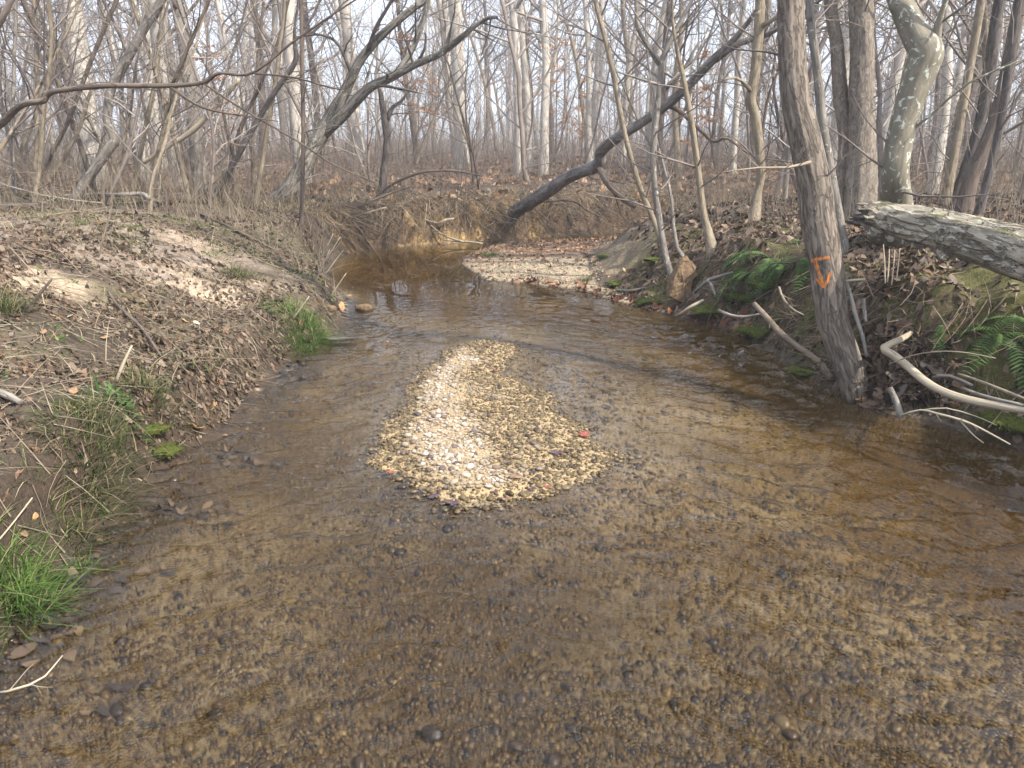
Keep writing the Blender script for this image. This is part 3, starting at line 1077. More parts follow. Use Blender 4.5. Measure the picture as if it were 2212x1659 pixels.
hero('slanting_tree', 'dark slanting trunk at the right edge with ivy-dark bark', 'tree',
     [(2112, 470, 8.0, 20), (2130, 400, 8, 18), (2161, 269, 8, 17), (2181, 134, 8, 17), (2200, 0, 8, 16)], B_DARK, up_h=6, nside=7, side_len=.9)
hero('slanting_tree', 'thick grey-brown slanting trunk left of the dark edge trunk', 'tree',
     [(2078, 460, 9.0, 34), (2100, 380, 9, 31), (2141, 286, 9, 30), (2170, 180, 9, 28), (2205, 0, 9, 26)], B_BROWN, up_h=7, nside=6, side_len=1)
hero('slanting_tree', 'tan slanting trunk nearest the lichened tree on its right', 'tree',
     [(2040, 445, 9.5, 22), (2062, 330, 9.5, 19), (2085, 200, 9.5, 18), (2120, 0, 9.5, 18)], B_TAN, up_h=7, nside=5, side_len=1)
hero('slanting_tree', 'dark-stained slanting trunk between two brown ones at the right', 'tree',
     [(2058, 445, 10.5, 26), (2080, 390, 10.5, 25), (2112, 286, 10.5, 24), (2135, 170, 10.5, 24), (2160, 0, 10.5, 23)], B_DARK, up_h=7, nside=5, side_len=1)

# ------------------------------------------------------------------ trees of the left bank
hero('kinked_tree', 'pale grey tree with a sharp elbow standing on the sandy left bank', 'tree',
     [(160, 432, 10.6, 20), (205, 365, 10.6, 20), (240, 315, 10.6, 21), (247, 298, 10.6, 21), (233, 262, 10.6, 20), (235, 220, 10.6, 19), (243, 185, 10.6, 19), (286, 107, 10.6, 20), (319, 47, 10.6, 19), (349, 0, 10.6, 18)],
     B_GREY, up_h=6, nside=4, side_len=.8, sides=14)
hero('thin_leaning_tree', 'thin brown stem leaning right at the far left of the kinked tree', 'tree',
     [(81, 415, 11, 9), (111, 336, 11, 9), (148, 259, 11, 9), (202, 118, 11, 9), (252, 0, 11, 9)], B_BROWN, up_h=4, nside=6)
hero('straight_sapling', 'tan sapling close behind the log on the left bank crest', 'tree',
     [(287, 418, 10.9, 10), (312, 286, 10.9, 10), (333, 188, 10.9, 10), (348, 60, 10.9, 9), (352, 0, 10.9, 8)], B_TAN, up_h=4, nside=5)
hero('straight_sapling', 'very thin yellowish sapling beside the elbow of the kinked tree', 'tree',
     [(245, 405, 11.2, 6), (279, 255, 11.2, 6), (292, 151, 11.2, 5), (309, 67, 11.2, 5), (318, 0, 11.2, 4)], B_TAN, up_h=2.5, nside=6, side_len=.6, lev=1)
hero('straight_sapling', 'leaning sapling with dark upper stem next to the tan crest sapling', 'tree',
     [(322, 415, 10.9, 10), (349, 302, 10.9, 10), (370, 208, 10.9, 9), (403, 111, 10.9, 9), (430, 50, 10.9, 8), (452, 0, 10.9, 8)], B_TAN, up_h=4, nside=5)
hero('thin_leaning_tree', 'yellowish stem curving up at the far left behind the sandy slope', 'tree',
     [(76, 380, 12.5, 9), (79, 300, 12.5, 9), (80, 134, 12.5, 9), (72, 0, 12.5, 8)], B_TAN, up_h=4, nside=5)
hero('thin_leaning_tree', 'crooked stem bending right between kinked tree and left edge', 'tree',
     [(111, 385, 12, 8), (165, 292, 12, 8), (190, 215, 12, 7), (198, 195, 12, 6), (215, 190, 12, 4)], B_TAN, top=False, nside=5)
hero('dark_leaning_tree', 'dark stem leaning right to a broken elbow behind the left bank', 'tree',
     [(478, 398, 11.5, 12), (524, 319, 11.5, 12), (571, 235, 11.5, 11), (610, 175, 11.5, 11), (638, 132, 11.5, 11), (636, 90, 11.5, 8), (638, 45, 11.5, 6), (645, 0, 11.5, 5)], B_DARK, up_h=2.5, nside=8, side_len=1.0)
hero('dark_leaning_tree', 'shorter dark companion stem leaning beside the broken-elbow stem', 'tree',
     [(492, 385, 12, 12), (500, 345, 12, 11), (530, 250, 12, 9), (560, 190, 12, 7)], B_BROWN, up_h=2.0, nside=6, lev=1)
hero('straight_sapling', 'tall tan sapling rising from the bank left of the ridged leaning tree', 'tree',
     [(552, 445, 10.2, 11), (571, 319, 10.2, 10), (595, 175, 10.2, 10), (605, 101, 10.2, 9), (616, 0, 10.2, 9)], B_TAN, up_h=4, nside=6)
hero('straight_sapling', 'upright brown sapling on the bank lip in front of the ridged leaning tree', 'tree',
     [(650, 492, 8.6, 10), (653, 400, 8.6, 9), (655, 286, 8.6, 9), (652, 101, 8.6, 9), (650, 0, 8.6, 8)], B_BROWN, up_h=4, nside=6)
hero('ridged_leaning_tree', 'thick ridged trunk leaning right over the pool and dividing in three', 'tree',
     [(612, 432, 12.2, 44), (640, 392, 12.2, 37), (668, 336, 12.2, 33), (705, 270, 12.2, 30), (742, 205, 12.1, 24), (776, 134, 12, 21), (823, 77, 11.9, 18), (893, 18, 11.8, 15), (920, -5, 11.8, 14)],
     B_LEAN, up_h=4, sides=24, ridge=.13, kr=4, rough=.12, nside=7, side_len=1.3, flare=.2,
     limbs=[dict(p=[(700, 288, 12.2, 24), (735, 255, 12.1, 24), (765, 222, 12.0, 23), (800, 188, 11.9, 20), (843, 168, 11.8, 18), (893, 141, 11.6, 16), (947, 118, 11.4, 14), (988, 88, 11.2, 13), (1021, 60, 11, 10), (1051, 40, 10.9, 9), (1074, 37, 10.8, 6)], tw=9, tl=1.0, lev=2, sides=14),
            dict(p=[(845, 168, 11.8, 13), (868, 140, 11.8, 12), (890, 108, 11.8, 12), (910, 60, 11.8, 11), (925, 0, 11.8, 10)], tw=7, tl=1.1, up=2, lev=2),
            dict(p=[(795, 108, 11.9, 9), (812, 60, 11.8, 8), (835, 20, 11.8, 7), (858, -20, 11.7, 6)], tw=4, tl=.7, mat=B_BROWN),
            dict(p=[(898, 138, 11.6, 7), (915, 112, 11.5, 6), (920, 85, 11.5, 5), (918, 70, 11.5, 4)], tw=0, mat=B_DARK),
            dict(p=[(760, 160, 12, 9), (730, 95, 12, 7), (690, 75, 12, 5), (640, 80, 12, 3)], tw=4, tl=.7, mat=B_DARK),
            dict(p=[(1060, 40, 10.9, 5), (1056, 70, 10.8, 3), (1040, 120, 10.8, 2)], tw=2, tl=.3, mat=B_DARK)])
hero('dead_snag', 'dark dead snag with a forked broken top beyond the pool', 'snag',
     [(826, 425, 14.5, 18), (828, 380, 14.5, 16), (836, 310, 14.5, 15), (832, 262, 14.5, 17), (826, 228, 14.5, 13), (822, 200, 14.5, 10), (818, 190, 14.5, 6)], B_DARK, top=False, nside=4, side_len=.7,
     limbs=[dict(p=[(834, 262, 14.5, 12), (848, 232, 14.5, 9), (870, 215, 14.5, 6), (900, 170, 14.5, 4)], tw=3, tl=.6)])

# overhanging limb: a tree that stands outside the frame on the left bank
HERO_SEED[0] += 1
gL = np.random.default_rng(HERO_SEED[0])
bp_ = at(-190, 420, 6.4)
bp_[2] = Hz(bp_[0], bp_[1]) - .1
root = thing('overhanging_tree', 'tree at the left edge reaching a long dark limb across the saplings', 'tree', bp_)
tp = [bp_, bp_ + np.array([.05, 0, .9]), at(-150, 300, 6.4), at(-135, 180, 6.45), at(-120, -100, 6.5), at(-80, -500, 6.8), at(-60, -900, 7.2)]
me, Q, q = trunk_mesh('trunk', np.array(tp), np.array([.13, .115, .11, .10, .09, .06, .02]), 12, .1, 3, .3)
obj('trunk', me, B_BROWN, root)
lim = [(-150, 310, 6.4, 20), (-60, 300, 6.3, 18), (0, 269, 6.2, 15), (44, 228, 6.1, 14), (91, 218, 6.05, 14), (104, 204, 6.05, 13), (131, 195, 6.0, 12), (235, 185, 5.95, 11), (366, 185, 5.9, 10), (440, 178, 5.85, 8), (474, 158, 5.8, 7), (544, 158, 5.8, 6),
       (638, 87, 5.75, 5), (736, 20, 5.7, 4), (800, -20, 5.7, 3)]
G = Tubes()
P, r = path_px(lim)
Qs, qs = smooth_path(P, r, .06)
G.tube(Qs, qs, 9, .08, 5)
obj('limb', G.mesh('limb'), B_BROWN, root)
for pts in ([(372, 183, 5.9, 7), (403, 111, 5.9, 7), (430, 50, 5.9, 6), (452, 0, 5.9, 5), (480, -80, 5.9, 3)],
            [(366, 187, 5.9, 6), (437, 232, 5.8, 5), (524, 250, 5.7, 3), (600, 262, 5.6, 2)],
            [(440, 180, 5.85, 5), (521, 234, 5.7, 4), (638, 302, 5.6, 4), (720, 355, 5.5, 3), (810, 395, 5.4, 2)],
            [(544, 158, 5.8, 4), (638, 168, 5.7, 4), (736, 193, 5.6, 3), (775, 165, 5.5, 2)],
            [(600, 112, 5.78, 3), (560, 60, 5.8, 3), (545, 0, 5.8, 2)]):
    G = Tubes()
    P, r = path_px(pts)
    Qs, qs = smooth_path(P, r, .06)
    G.tube(Qs, qs, 6)
    for j in range(5):
        i = int((.2 + .75 * gL.random()) * (len(Qs) - 1))
        ax = unit(Qs[min(i + 1, len(Qs) - 1)] - Qs[max(0, i - 1)])
        branch(G, Qs[i], ax + unit(np.cross(ax, gL.normal(0, 1, 3))) * .8, gL.uniform(.2, .6), qs[i] * .5, 1, gL, (3, 2), up=.02)
    obj('twig', G.mesh('twig'), B_BROWN, root)
G = Tubes()
for j in range(9):
    i = int(len(Q) * (.45 + .5 * j / 9))
    branch(G, Q[i], np.array([gL.normal(), gL.normal(), .5]), gL.uniform(1.5, 3), q[i] * .45, 2, gL, (5, 4, 4))
obj('crown', G.mesh('crown'), B_TWIG, root)

# the painted mark, sprayed on the marked trunk
tr = [c_ for c_ in mark_tree.children if c_.name.startswith('trunk')][0]
off = np.array(tr.location) + np.array(mark_tree.location)
vs = [Vector(np.array(v.co) + off) for v in tr.data.vertices]
bvh = BVHTree.FromPolygons(vs, [p.vertices[:] for p in tr.data.polygons])


def on_trunk(px, py):
    d = Vector(ray(px, py)).normalized()
    h_, nrm, _, _ = bvh.ray_cast(Vector(CP), d)
    if h_ is None:
        return None
    return np.array(h_ + nrm * .0035)


Vp, Fp = [], []
gm = np.random.default_rng(5)
for stroke, wpx in ((((1754, 565), (1764, 560), (1778, 558), (1793, 556)), 7), (((1761, 560), (1766, 578), (1772, 595), (1778, 612), (1780, 620)), 7),
                    (((1793, 588), (1790, 600), (1785, 612), (1780, 622)), 6), (((1763, 600), (1770, 610), (1778, 621)), 5)):
    C = catmull(np.array(stroke, float), 26)
    T = np.gradient(C, axis=0)
    T /= np.linalg.norm(T, axis=1)[:, None]
    Nn = np.stack([-T[:, 1], T[:, 0]], -1)
    rows = []
    for k in range(len(C)):
        w = wpx * .5 * (1 + gm.normal(0, .22)) * (.7 if k in (0, len(C) - 1) else 1)
        rows.append([on_trunk(*(C[k] + Nn[k] * w * s_)) for s_ in (-1, -.4, .3, 1)])
    for k in range(len(C) - 1):
        for j in range(3):
            quad = [rows[k][j], rows[k][j + 1], rows[k + 1][j + 1], rows[k + 1][j]]
            if any(v is None for v in quad):
                continue
            Fp.append([len(Vp) + i for i in range(4)])
            Vp += quad
m = NT('orange_paint')
nn = m.noise(m.map(m.pos(), (1, 1, .3)), 90, 4, .7)
c = m.ramp(nn, [(.3, (.42, .12, .02)), (.6, (.62, .23, .06))])
a_ = m.ramp(nn, [(.27, (0, 0, 0)), (.52, (.92, .92, .92))])
m.i(m.p, 'Alpha', a_)
pm = obj('paint_mark', mesh_from('paint_mark', np.array(Vp), [np.array(Fp)]), m.done(c, .75, .2), mark_tree)
pm['label'] = 'orange sprayed arrow pointing down under a bar'

# ------------------------------------------------------------------ the wood behind: prototypes and copies
def proto_tree(seed, H, r0, lean, tmat, cmat, first=.3, nb=16, nch=(5, 5, 4), lev=2, low=4, wob=.05, blen=.26, sides=8):
    g = np.random.default_rng(seed)
    n = 14
    d = unit(np.array([g.normal(0, lean), g.normal(0, lean), 1]))
    P = [np.zeros(3) - np.array([0, 0, .3])]
    for i in range(n):
        d = unit(d + g.normal(0, wob, 3) * np.array([1, 1, .2]) + np.array([0, 0, .05]))
        P.append(P[-1] + d * H / n)
    P = np.array(P)
    rad = r0 * (1 - .88 * np.linspace(0, 1, n + 1) ** 1.1)
    rad[0] *= 1.35
    Qs = catmull(np.hstack([P, rad[:, None]]), 26)
    T = Tubes().tube(Qs[:, :3], Qs[:, 3], sides, .08, seed % 40, rf=1.2, lf=1.0)
    C = Tubes()
    for j in range(nb):
        t = first + (1 - first) * (j + g.random()) / nb
        k = t * 25
        i = min(int(k), 24)
        q = Qs[i, :3] + (Qs[i + 1, :3] - Qs[i, :3]) * (k - i)
        az = g.uniform(0, 6.283)
        bd = np.array([math.cos(az), math.sin(az), g.uniform(.35, 1.0)])
        branch(C, q, bd, H * blen * (1.15 - .6 * t) * g.uniform(.6, 1.2), Qs[i, 3] * .5, lev, g, nch, up=.07, sides=(3, 3, 4, 5))
    for j in range(low):
        t = g.uniform(.06, first)
        q = Qs[int(t * 25), :3]
        az = g.uniform(0, 6.283)
        branch(C, q, np.array([math.cos(az), math.sin(az), g.uniform(-.1, .6)]), g.uniform(.6, 1.8), .012, 1, g, (5, 3), up=.03)
    tm, cm = T.mesh('trunk'), C.mesh('crown')
    tm.materials.append(tmat)
    cm.materials.append(cmat)
    return tm, cm


PR_PALE = [proto_tree(200 + i, 19 + i, .19 + .03 * i, .03, B_PALE, B_TWIGP, first=.32, nb=20, nch=(7, 6, 4), low=7) for i in range(4)]
PR_BRN = [proto_tree(220 + i, 15 + i, .11 + .02 * i, .06, [B_GREY, B_BROWN, B_TAN, B_GREY, B_BROWN][i], B_TWIG, first=.22, nb=20, nch=(7, 6, 4), low=10, wob=.07) for i in range(5)]
PR_SAP = [proto_tree(240 + i, 4.5 + .7 * i, .026 + .006 * i, .16, [B_TAN, B_TWIG, B_BROWN, B_TWIG, B_TAN, B_TWIG][i], [B_TWIG, B_TWIGP][i % 2], first=.15, nb=20, nch=(6, 5), lev=2, low=3, wob=.10, blen=.34, sides=5) for i in range(6)]


PR_POLE = [proto_tree(260 + i, 9 + i, .034 + .006 * i, .05, [B_TAN, B_GREY, B_BROWN][i], B_TWIG, first=.38, nb=14, nch=(5, 4), lev=2, low=8, wob=.035, blen=.22, sides=5) for i in range(3)]


def plant(pr, name, label, cat, grp, x, y, s, rz, tilt=(0, 0)):
    z = Hz(x, y)
    root = thing(name, label, cat, (x, y, z - .05), grp)
    root.rotation_euler = (tilt[0], tilt[1], rz)
    root.scale = (s, s, s)
    for nm, me in (('trunk', pr[0]), ('crown', pr[1])):
        o = bpy.data.objects.new(nm, me)
        COL.objects.link(o)
        o.parent = root
    return root


g = np.random.default_rng(77)
taken = [tuple(b) for b in HERO_BASES]


def free(x, y, dmin):
    return all((x - a) ** 2 + (y - b) ** 2 > dmin * dmin for a, b in taken)


# pale trunks one can make out singly: (px at base, base py, width px, top px)
for k, (bx, bY, w, tx, lab) in enumerate((
        (1119, 19.5, 19, 1138, 'white straight trunk, left one of the bright trio behind the bend'),
        (1142, 22, 17, 1166, 'pale grey trunk, middle one of the bright trio behind the bend'),
        (1172, 20, 16, 1196, 'white trunk forking high, right one of the bright trio behind the bend'),
        (991, 27, 15, 984, 'pale straight trunk above the middle of the far pool'),
        (210, 14.5, 42, 205, 'broad pale grey trunk behind the elbow of the kinked tree'),
        (428, 13.5, 30, 432, 'dark grey upright trunk behind the crossing dead limb'),
        (390, 16, 24, 388, 'pale upright trunk left of the dark grey upright trunk'),
        (308, 17, 24, 305, 'grey trunk behind the tan crest sapling'),
        (655, 17, 30, 652, 'pale trunk behind the upright brown bank sapling'),
        (1275, 24, 14, 1277, 'pale trunk seen above the kink of the leaning dark tree'),
        (1402, 25, 14, 1405, 'pale trunk directly behind the forked sapling'),
        (1340, 28, 14, 1338, 'pale trunk between the kink and the crossing sapling'),
        (1580, 20, 15, 1582, 'pale trunk behind the downward limb of the leaning dark tree'),
        (1700, 18, 17, 1705, 'pale trunk half hidden by the orange-marked trunk'),
        (1900, 15, 18, 1903, 'pale trunk between flaky trunk and lichened tree'),
        (2020, 16, 20, 2040, 'pale trunk just right of the lichened tree'))):
    p = at(bx, 400, bY)
    pr = PR_PALE[k % 4] if k != 5 else PR_BRN[3]
    base_r = (.19 + .03 * (k % 4)) if k != 5 else .17
    s = wid(w, p) / 2 / (base_r * .93)
    s = float(np.clip(s, .5, 1.5))
    x1 = at(tx, 0, bY)[0] - p[0]
    zt = at(tx, 0, bY)[2] - Hz(p[0], bY)
    plant(pr, 'pale_tree' if k != 5 else 'grey_tree', lab, 'tree', 'single trunks in the wood', p[0], bY, s, g.uniform(0, 6.28), (0, math.atan2(x1, max(zt, 1)) * .8))
    taken.append((p[0], bY))


def side_of(x, y):
    px = 1106 + x / y * F / math.cos(PITCH)
    return ('behind the left bank', 'beyond the bend of the stream', 'behind the right bank')[0 if px < 720 else 1 if px < 1300 else 2]


POOL = []


def scatter(n, protos, name, base_r, y0, y1, dmin, smin, smax, power=1.0, tl=.03, half=.80, margin=1.0, xfilter=None):
    c, tries = 0, 0
    while c < n and tries < n * 60:
        tries += 1
        y = y0 + (y1 - y0) * g.random() ** power
        x = g.uniform(-half, half) * (y + 3)
        if not free(x, y, dmin * (1 + y * .01)):
            continue
        if xfilter and not xfilter(x, y):
            continue
        if y < 24:
            dt = seg_dist(np.array([[x, y]]), TPOLY)[0]
            if dt < margin:
                continue
        taken.append((x, y))
        k = int(g.integers(len(protos)))
        s, rz, tx, ty = g.uniform(smin, smax), g.uniform(0, 6.28), g.normal(0, tl), g.normal(0, tl)
        POOL.append(dict(pr=protos[k], name=name, x=x, y=y, s=s, rz=rz, t=(tx, ty), px=1106 + x / (y * math.cos(PITCH)) * F, w=s * base_r[k] * 2 * F / y, k=k))
        c += 1


MARKS = [(-200, 'left of the kinked tree'), (235, 'behind the kinked tree'), (420, 'behind the left bank saplings'), (600, 'behind the ridged leaning tree'), (760, 'behind the dark snag'),
         (900, 'above the far pool'), (1090, 'near the bright trunk trio'), (1230, 'above the leaning dark tree'), (1380, 'behind the forked sapling'), (1500, 'behind the arching sapling'),
         (1600, 'behind the sinuous tree'), (1700, 'behind the marked trunk'), (1830, 'behind the flaky trunk'), (1930, 'behind the lichened tree'), (2060, 'behind the slanting trunks')]
ORD = ['first', 'second', 'third', 'fourth', 'fifth', 'sixth', 'seventh', 'eighth', 'ninth', 'tenth', 'eleventh', 'twelfth', 'thirteenth', 'fourteenth', 'fifteenth', 'sixteenth', 'seventeenth', 'eighteenth', 'nineteenth', 'twentieth']


def plant_pool():
    groups = {}
    for d in POOL:
        mk = [m_ for x_, m_ in MARKS if d['px'] >= x_]
        d['mk'] = mk[-1] if mk else 'outside the left edge'
        d['girth'] = 'stout' if d['w'] > 22 else 'medium' if d['w'] > 11 else 'slender'
        if d['name'] in ('thicket_sapling', 'pole_sapling'):
            d['girth'] = 'low' if d['s'] < .8 else 'tall'
        d['dep'] = 'near' if d['y'] < 22 else 'far' if d['y'] < 42 else 'distant'
        groups.setdefault((d['name'], d['girth'], d['dep'], d['mk']), []).append(d)
    noun = {'pale_tree': 'pale bare tree', 'brown_tree': 'grey-brown bare tree', 'thicket_sapling': 'twiggy sapling', 'pole_sapling': 'straight pole sapling'}
    for (nm, gi, dp, mk), L_ in groups.items():
        L_.sort(key=lambda d: d['px'])
        for i, d in enumerate(L_):
            lab = '%s %s %s %s' % (dp, gi, noun[nm], mk)
            if len(L_) > 1:
                lab += ', %s from left' % ORD[min(i, 19)]
            plant(d['pr'], nm, lab, 'tree', noun[nm] + 's of the wood', d['x'], d['y'], d['s'], d['rz'], d['t'])


rP, rB, rS = [.19 + .03 * i for i in range(4)], [.11 + .02 * i for i in range(5)], [.026 + .006 * i for i in range(6)]
scatter(80, PR_PALE, 'pale_tree', rP, 21, 85, 1.6, .45, .95, 1.3, margin=2.5)
scatter(95, PR_BRN, 'brown_tree', rB, 15, 80, 1.1, .4, .95, 1.3, .05, margin=1.6, xfilter=lambda x, y: y > 27 or not -.27 < x / y < .16)
scatter(150, PR_SAP, 'thicket_sapling', rS, 12, 42, .5, .6, 1.25, 1.4, .12, margin=1.0)
scatter(40, PR_SAP, 'thicket_sapling', rS, 9.5, 14, .5, .5, .95, 1.0, .12, margin=1.4, xfilter=lambda x, y: x < -3.2 or x > 3.0)
scatter(70, PR_POLE, 'pole_sapling', [.034, .04, .046], 10.5, 26, .4, .7, 1.15, 1.2, .05, margin=1.2, xfilter=lambda x, y: not -.22 < x / y < .12)
plant_pool()

#print("DBG", hit(1112,462), hit(1096,474), hit(1475,655), hit(1932,448), hit(1853,862), hit(0,1352))
# ------------------------------------------------------------------ vectorised small stuff
def stems(name, P, D, L, r, bend, g, nseg=4, sides=3):
    """many thin bent stems at once"""
    n = len(P)
    t = np.linspace(0, 1, nseg)
    D = D / (np.linalg.norm(D, axis=1)[:, None] + 1e-9)
    bv = g.normal(0, 1, (n, 3)) * np.array([1, 1, .4])
    C = P[:, None] + (L[:, None] * t[None])[..., None] * D[:, None] + (L[:, None] * bend * t[None] ** 2)[..., None] * bv[:, None]
    a = np.cross(D, np.array([.31, .77, .11]))
    a /= np.linalg.norm(a, axis=1)[:, None] + 1e-9
    b = np.cross(D, a)
    th = np.arange(sides) * 2 * math.pi / sides
    rr = r[:, None] * (1 - .75 * t[None])
    V = C[:, :, None] + rr[:, :, None, None] * (a[:, None, None] * np.cos(th)[None, None, :, None] + b[:, None, None] * np.sin(th)[None, None, :, None])
    B = np.broadcast_to(np.stack([np.zeros((n, nseg)), g.random((n, 1)) * 50 + 0 * t[None], L[:, None] * t[None]], -1)[:, :, None], V.shape)
    idx = np.arange(n * nseg * sides).reshape(n, nseg, sides)
    nx = np.roll(idx, -1, 2)
    Q = np.stack([idx[:, :-1], nx[:, :-1], nx[:, 1:], idx[:, 1:]], -1).reshape(-1, 4)
    return mesh_from(name, V.reshape(-1, 3), [Q], True, {'bk': ('FLOAT_VECTOR', B.reshape(-1, 3))})



# ------------------------------------------------------------------ far-off wood closing the view (one mass)
g = np.random.default_rng(91)
G = Tubes()
for k in range(190):
    y = g.uniform(78, 150)
    x = g.uniform(-.85, .85) * y
    z = 1.0
    H = g.uniform(13, 24)
    q = np.array([x, y, z])
    tp = q + np.array([g.normal(0, 1), g.normal(0, 1), H])
    G.tube(np.array([q, (q + tp) / 2 + g.normal(0, .3, 3), tp]), [.22, .15, .03], 3, cap=False)
    for j in range(7):
        t = .3 + .7 * g.random()
        branch(G, q + (tp - q) * t, np.array([g.normal(), g.normal(), .9]), g.uniform(2, 4.5), .05, 1, g, (5, 3), sides=(3, 3, 3, 3))
nB = 5200
yb = g.uniform(34, 105, nB)
xb = g.uniform(-.75, .75, nB) * yb
Pb = np.stack([xb, yb, terrain(xb, yb) - .1], -1)
Db = np.stack([g.normal(0, .16, nB), g.normal(0, .16, nB), np.ones(nB)], -1)
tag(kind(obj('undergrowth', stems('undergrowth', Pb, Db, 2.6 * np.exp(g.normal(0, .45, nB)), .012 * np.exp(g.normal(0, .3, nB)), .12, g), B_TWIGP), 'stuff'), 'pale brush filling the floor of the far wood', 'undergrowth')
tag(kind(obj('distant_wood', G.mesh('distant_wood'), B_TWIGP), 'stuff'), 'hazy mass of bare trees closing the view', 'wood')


def blades(name, P, D, L, w, droop, g, nseg=4):
    n = len(P)
    t = np.linspace(0, 1, nseg)
    D = D / (np.linalg.norm(D, axis=1)[:, None] + 1e-9)
    hz = D * np.array([1, 1, 0]) + g.normal(0, .35, (n, 3)) * np.array([1, 1, 0])
    hz /= np.linalg.norm(hz, axis=1)[:, None] + 1e-9
    C = P[:, None] + (L[:, None] * t)[..., None] * D[:, None] + (L[:, None] * droop[:, None] * t ** 2)[..., None] * (hz * .8 - np.array([0, 0, .55]))[:, None]
    s = np.cross(hz, np.array([0, 0, 1.]))
    ww = (w[:, None] * (1 - t ** 1.6 * .96))[..., None] * s[:, None] * .5
    V = np.stack([C - ww, C + ww], 2)
    idx = np.arange(n * nseg * 2).reshape(n, nseg, 2)
    Q = np.stack([idx[:, :-1, 0], idx[:, :-1, 1], idx[:, 1:, 1], idx[:, 1:, 0]], -1).reshape(-1, 4)
    return mesh_from(name, V.reshape(-1, 3), [Q], True)


def leaves(name, P, r, g, tilt=.55, curl=.6, aspect=(.42, .75), nrm=None):
    n = len(P)
    asp = g.uniform(*aspect, n)
    c = g.normal(.1, curl, n)
    fold = g.normal(.12, .12, n)
    b = np.zeros((n, 8, 3))
    tx = [-.55, -.25, .15, .6]
    hw = [.12, .48, .5, .03]
    for k in range(4):
        u = tx[k]
        zc = c * (u ** 2) * 1.6
        for s_, j in ((-1, 0), (1, 1)):
            b[:, k * 2 + j, 0] = u
            b[:, k * 2 + j, 1] = s_ * hw[k] * asp
            b[:, k * 2 + j, 2] = zc + fold * hw[k] * (1 if s_ > 0 else g.uniform(.3, 1.2, n))
    b *= (r * 2)[:, None, None]
    a = g.uniform(0, 6.283, n)
    t1, t2 = g.normal(0, tilt, n), g.normal(0, tilt, n)
    x, y, z = b[..., 0], b[..., 1], b[..., 2]
    ct, st = np.cos(t1)[:, None], np.sin(t1)[:, None]
    y, z = y * ct - z * st, y * st + z * ct
    ct, st = np.cos(t2)[:, None], np.sin(t2)[:, None]
    x, z = x * ct - z * st, x * st + z * ct
    ca, sa = np.cos(a)[:, None], np.sin(a)[:, None]
    x, y = x * ca - y * sa, x * sa + y * ca
    if nrm is not None:
        nrm = np.clip(nrm, -.9, .9)
        z = z + (x * nrm[:, 0][:, None] + y * nrm[:, 1][:, None])
    V = np.stack([x, y, z], -1) + P[:, None]
    idx = np.arange(n * 8).reshape(n, 4, 2)
    Q = np.stack([idx[:, :-1, 0], idx[:, :-1, 1], idx[:, 1:, 1], idx[:, 1:, 0]], -1).reshape(-1, 4)
    return mesh_from(name, V.reshape(-1, 3), [Q], True)


def slope(x, y, e=.04):
    return np.stack([(terrain(x + e, y) - terrain(x - e, y)) / (2 * e), (terrain(x, y + e) - terrain(x, y - e)) / (2 * e)], -1)


def leaf_mat(name, stops, trans=.25, rnd='island'):
    m = NT(name)
    rv = m.rand() if rnd == 'island' else m.orand()
    c = m.ramp(rv, stops)
    c = m.mix(m.math('MULTIPLY', m.noise(m.pos(), 60, 3), .6), c, m.mix(1.0, c, (.55, .5, .45), 'MULTIPLY'))
    m.done(c, .8, .25)
    tl = m.n('BsdfTranslucent')
    m.t.links.new(c, tl.inputs[0])
    mx = m.n('MixShader')
    mx.inputs[0].default_value = trans
    m.t.links.new(m.p.outputs[0], mx.inputs[1])
    m.t.links.new(tl.outputs[0], mx.inputs[2])
    m.t.links.new(mx.outputs[0], m.out.inputs['Surface'])
    return m.m


L_LITTER = leaf_mat('dead_leaves', [(0, (0.030, 0.022, 0.017)), (.25, (0.069, 0.047, 0.034)), (.45, (0.112, 0.076, 0.052)), (.6, (0.155, 0.116, 0.086)), (.74, (0.198, 0.142, 0.099)), (.84, (0.172, 0.095, 0.052)), (.95, (0.292, 0.232, 0.172)), (1, (0.138, 0.116, 0.099))], .12)
L_RUST = leaf_mat('rusty_leaves', [(0, (.12, .075, .05)), (.4, (.24, .15, .09)), (.7, (.36, .22, .12)), (1, (.42, .31, .20))], .15)
L_WRACK = leaf_mat('wet_leaves', [(0, (.06, .03, .022)), (.5, (.15, .06, .035)), (.8, (.28, .11, .05)), (1, (.2, .14, .09))], .1)
L_GRASS = leaf_mat('grass_green', [(0, (.04, .065, .018)), (.45, (.07, .105, .03)), (.7, (.12, .14, .045)), (.8, (.24, .19, .10)), (1, (.36, .29, .18))], .3)
L_BRIGHT = leaf_mat('grass_bright', [(0, (.06, .12, .025)), (.6, (.11, .20, .04)), (.88, (.18, .25, .07)), (1, (.34, .29, .17))], .35)
L_STRAW = leaf_mat('straw', [(0, (.22, .16, .09)), (.5, (.37, .29, .18)), (1, (.50, .42, .29))], .15)
L_MOSS = leaf_mat('moss_blades', [(0, (.045, .055, .014)), (.6, (.09, .105, .022)), (1, (.17, .18, .045))], .2)
L_FERN = leaf_mat('fern_green', [(0, (.04, .08, .022)), (.5, (.07, .135, .036)), (1, (.12, .19, .055))], .25)

g = np.random.default_rng(123)


def spots(n, x0, x1, y0, y1, cond, power=1.0):
    x = g.uniform(x0, x1, n)
    y = y0 + (y1 - y0) * g.random(n) ** power
    Z = [np.concatenate(v) for v in zip(*[terrain(x[i:i + 20000], y[i:i + 20000], True) for i in range(0, n, 20000)])]
    ok = cond(x, y, *Z)
    return np.stack([x, y, Z[0]], -1)[ok]


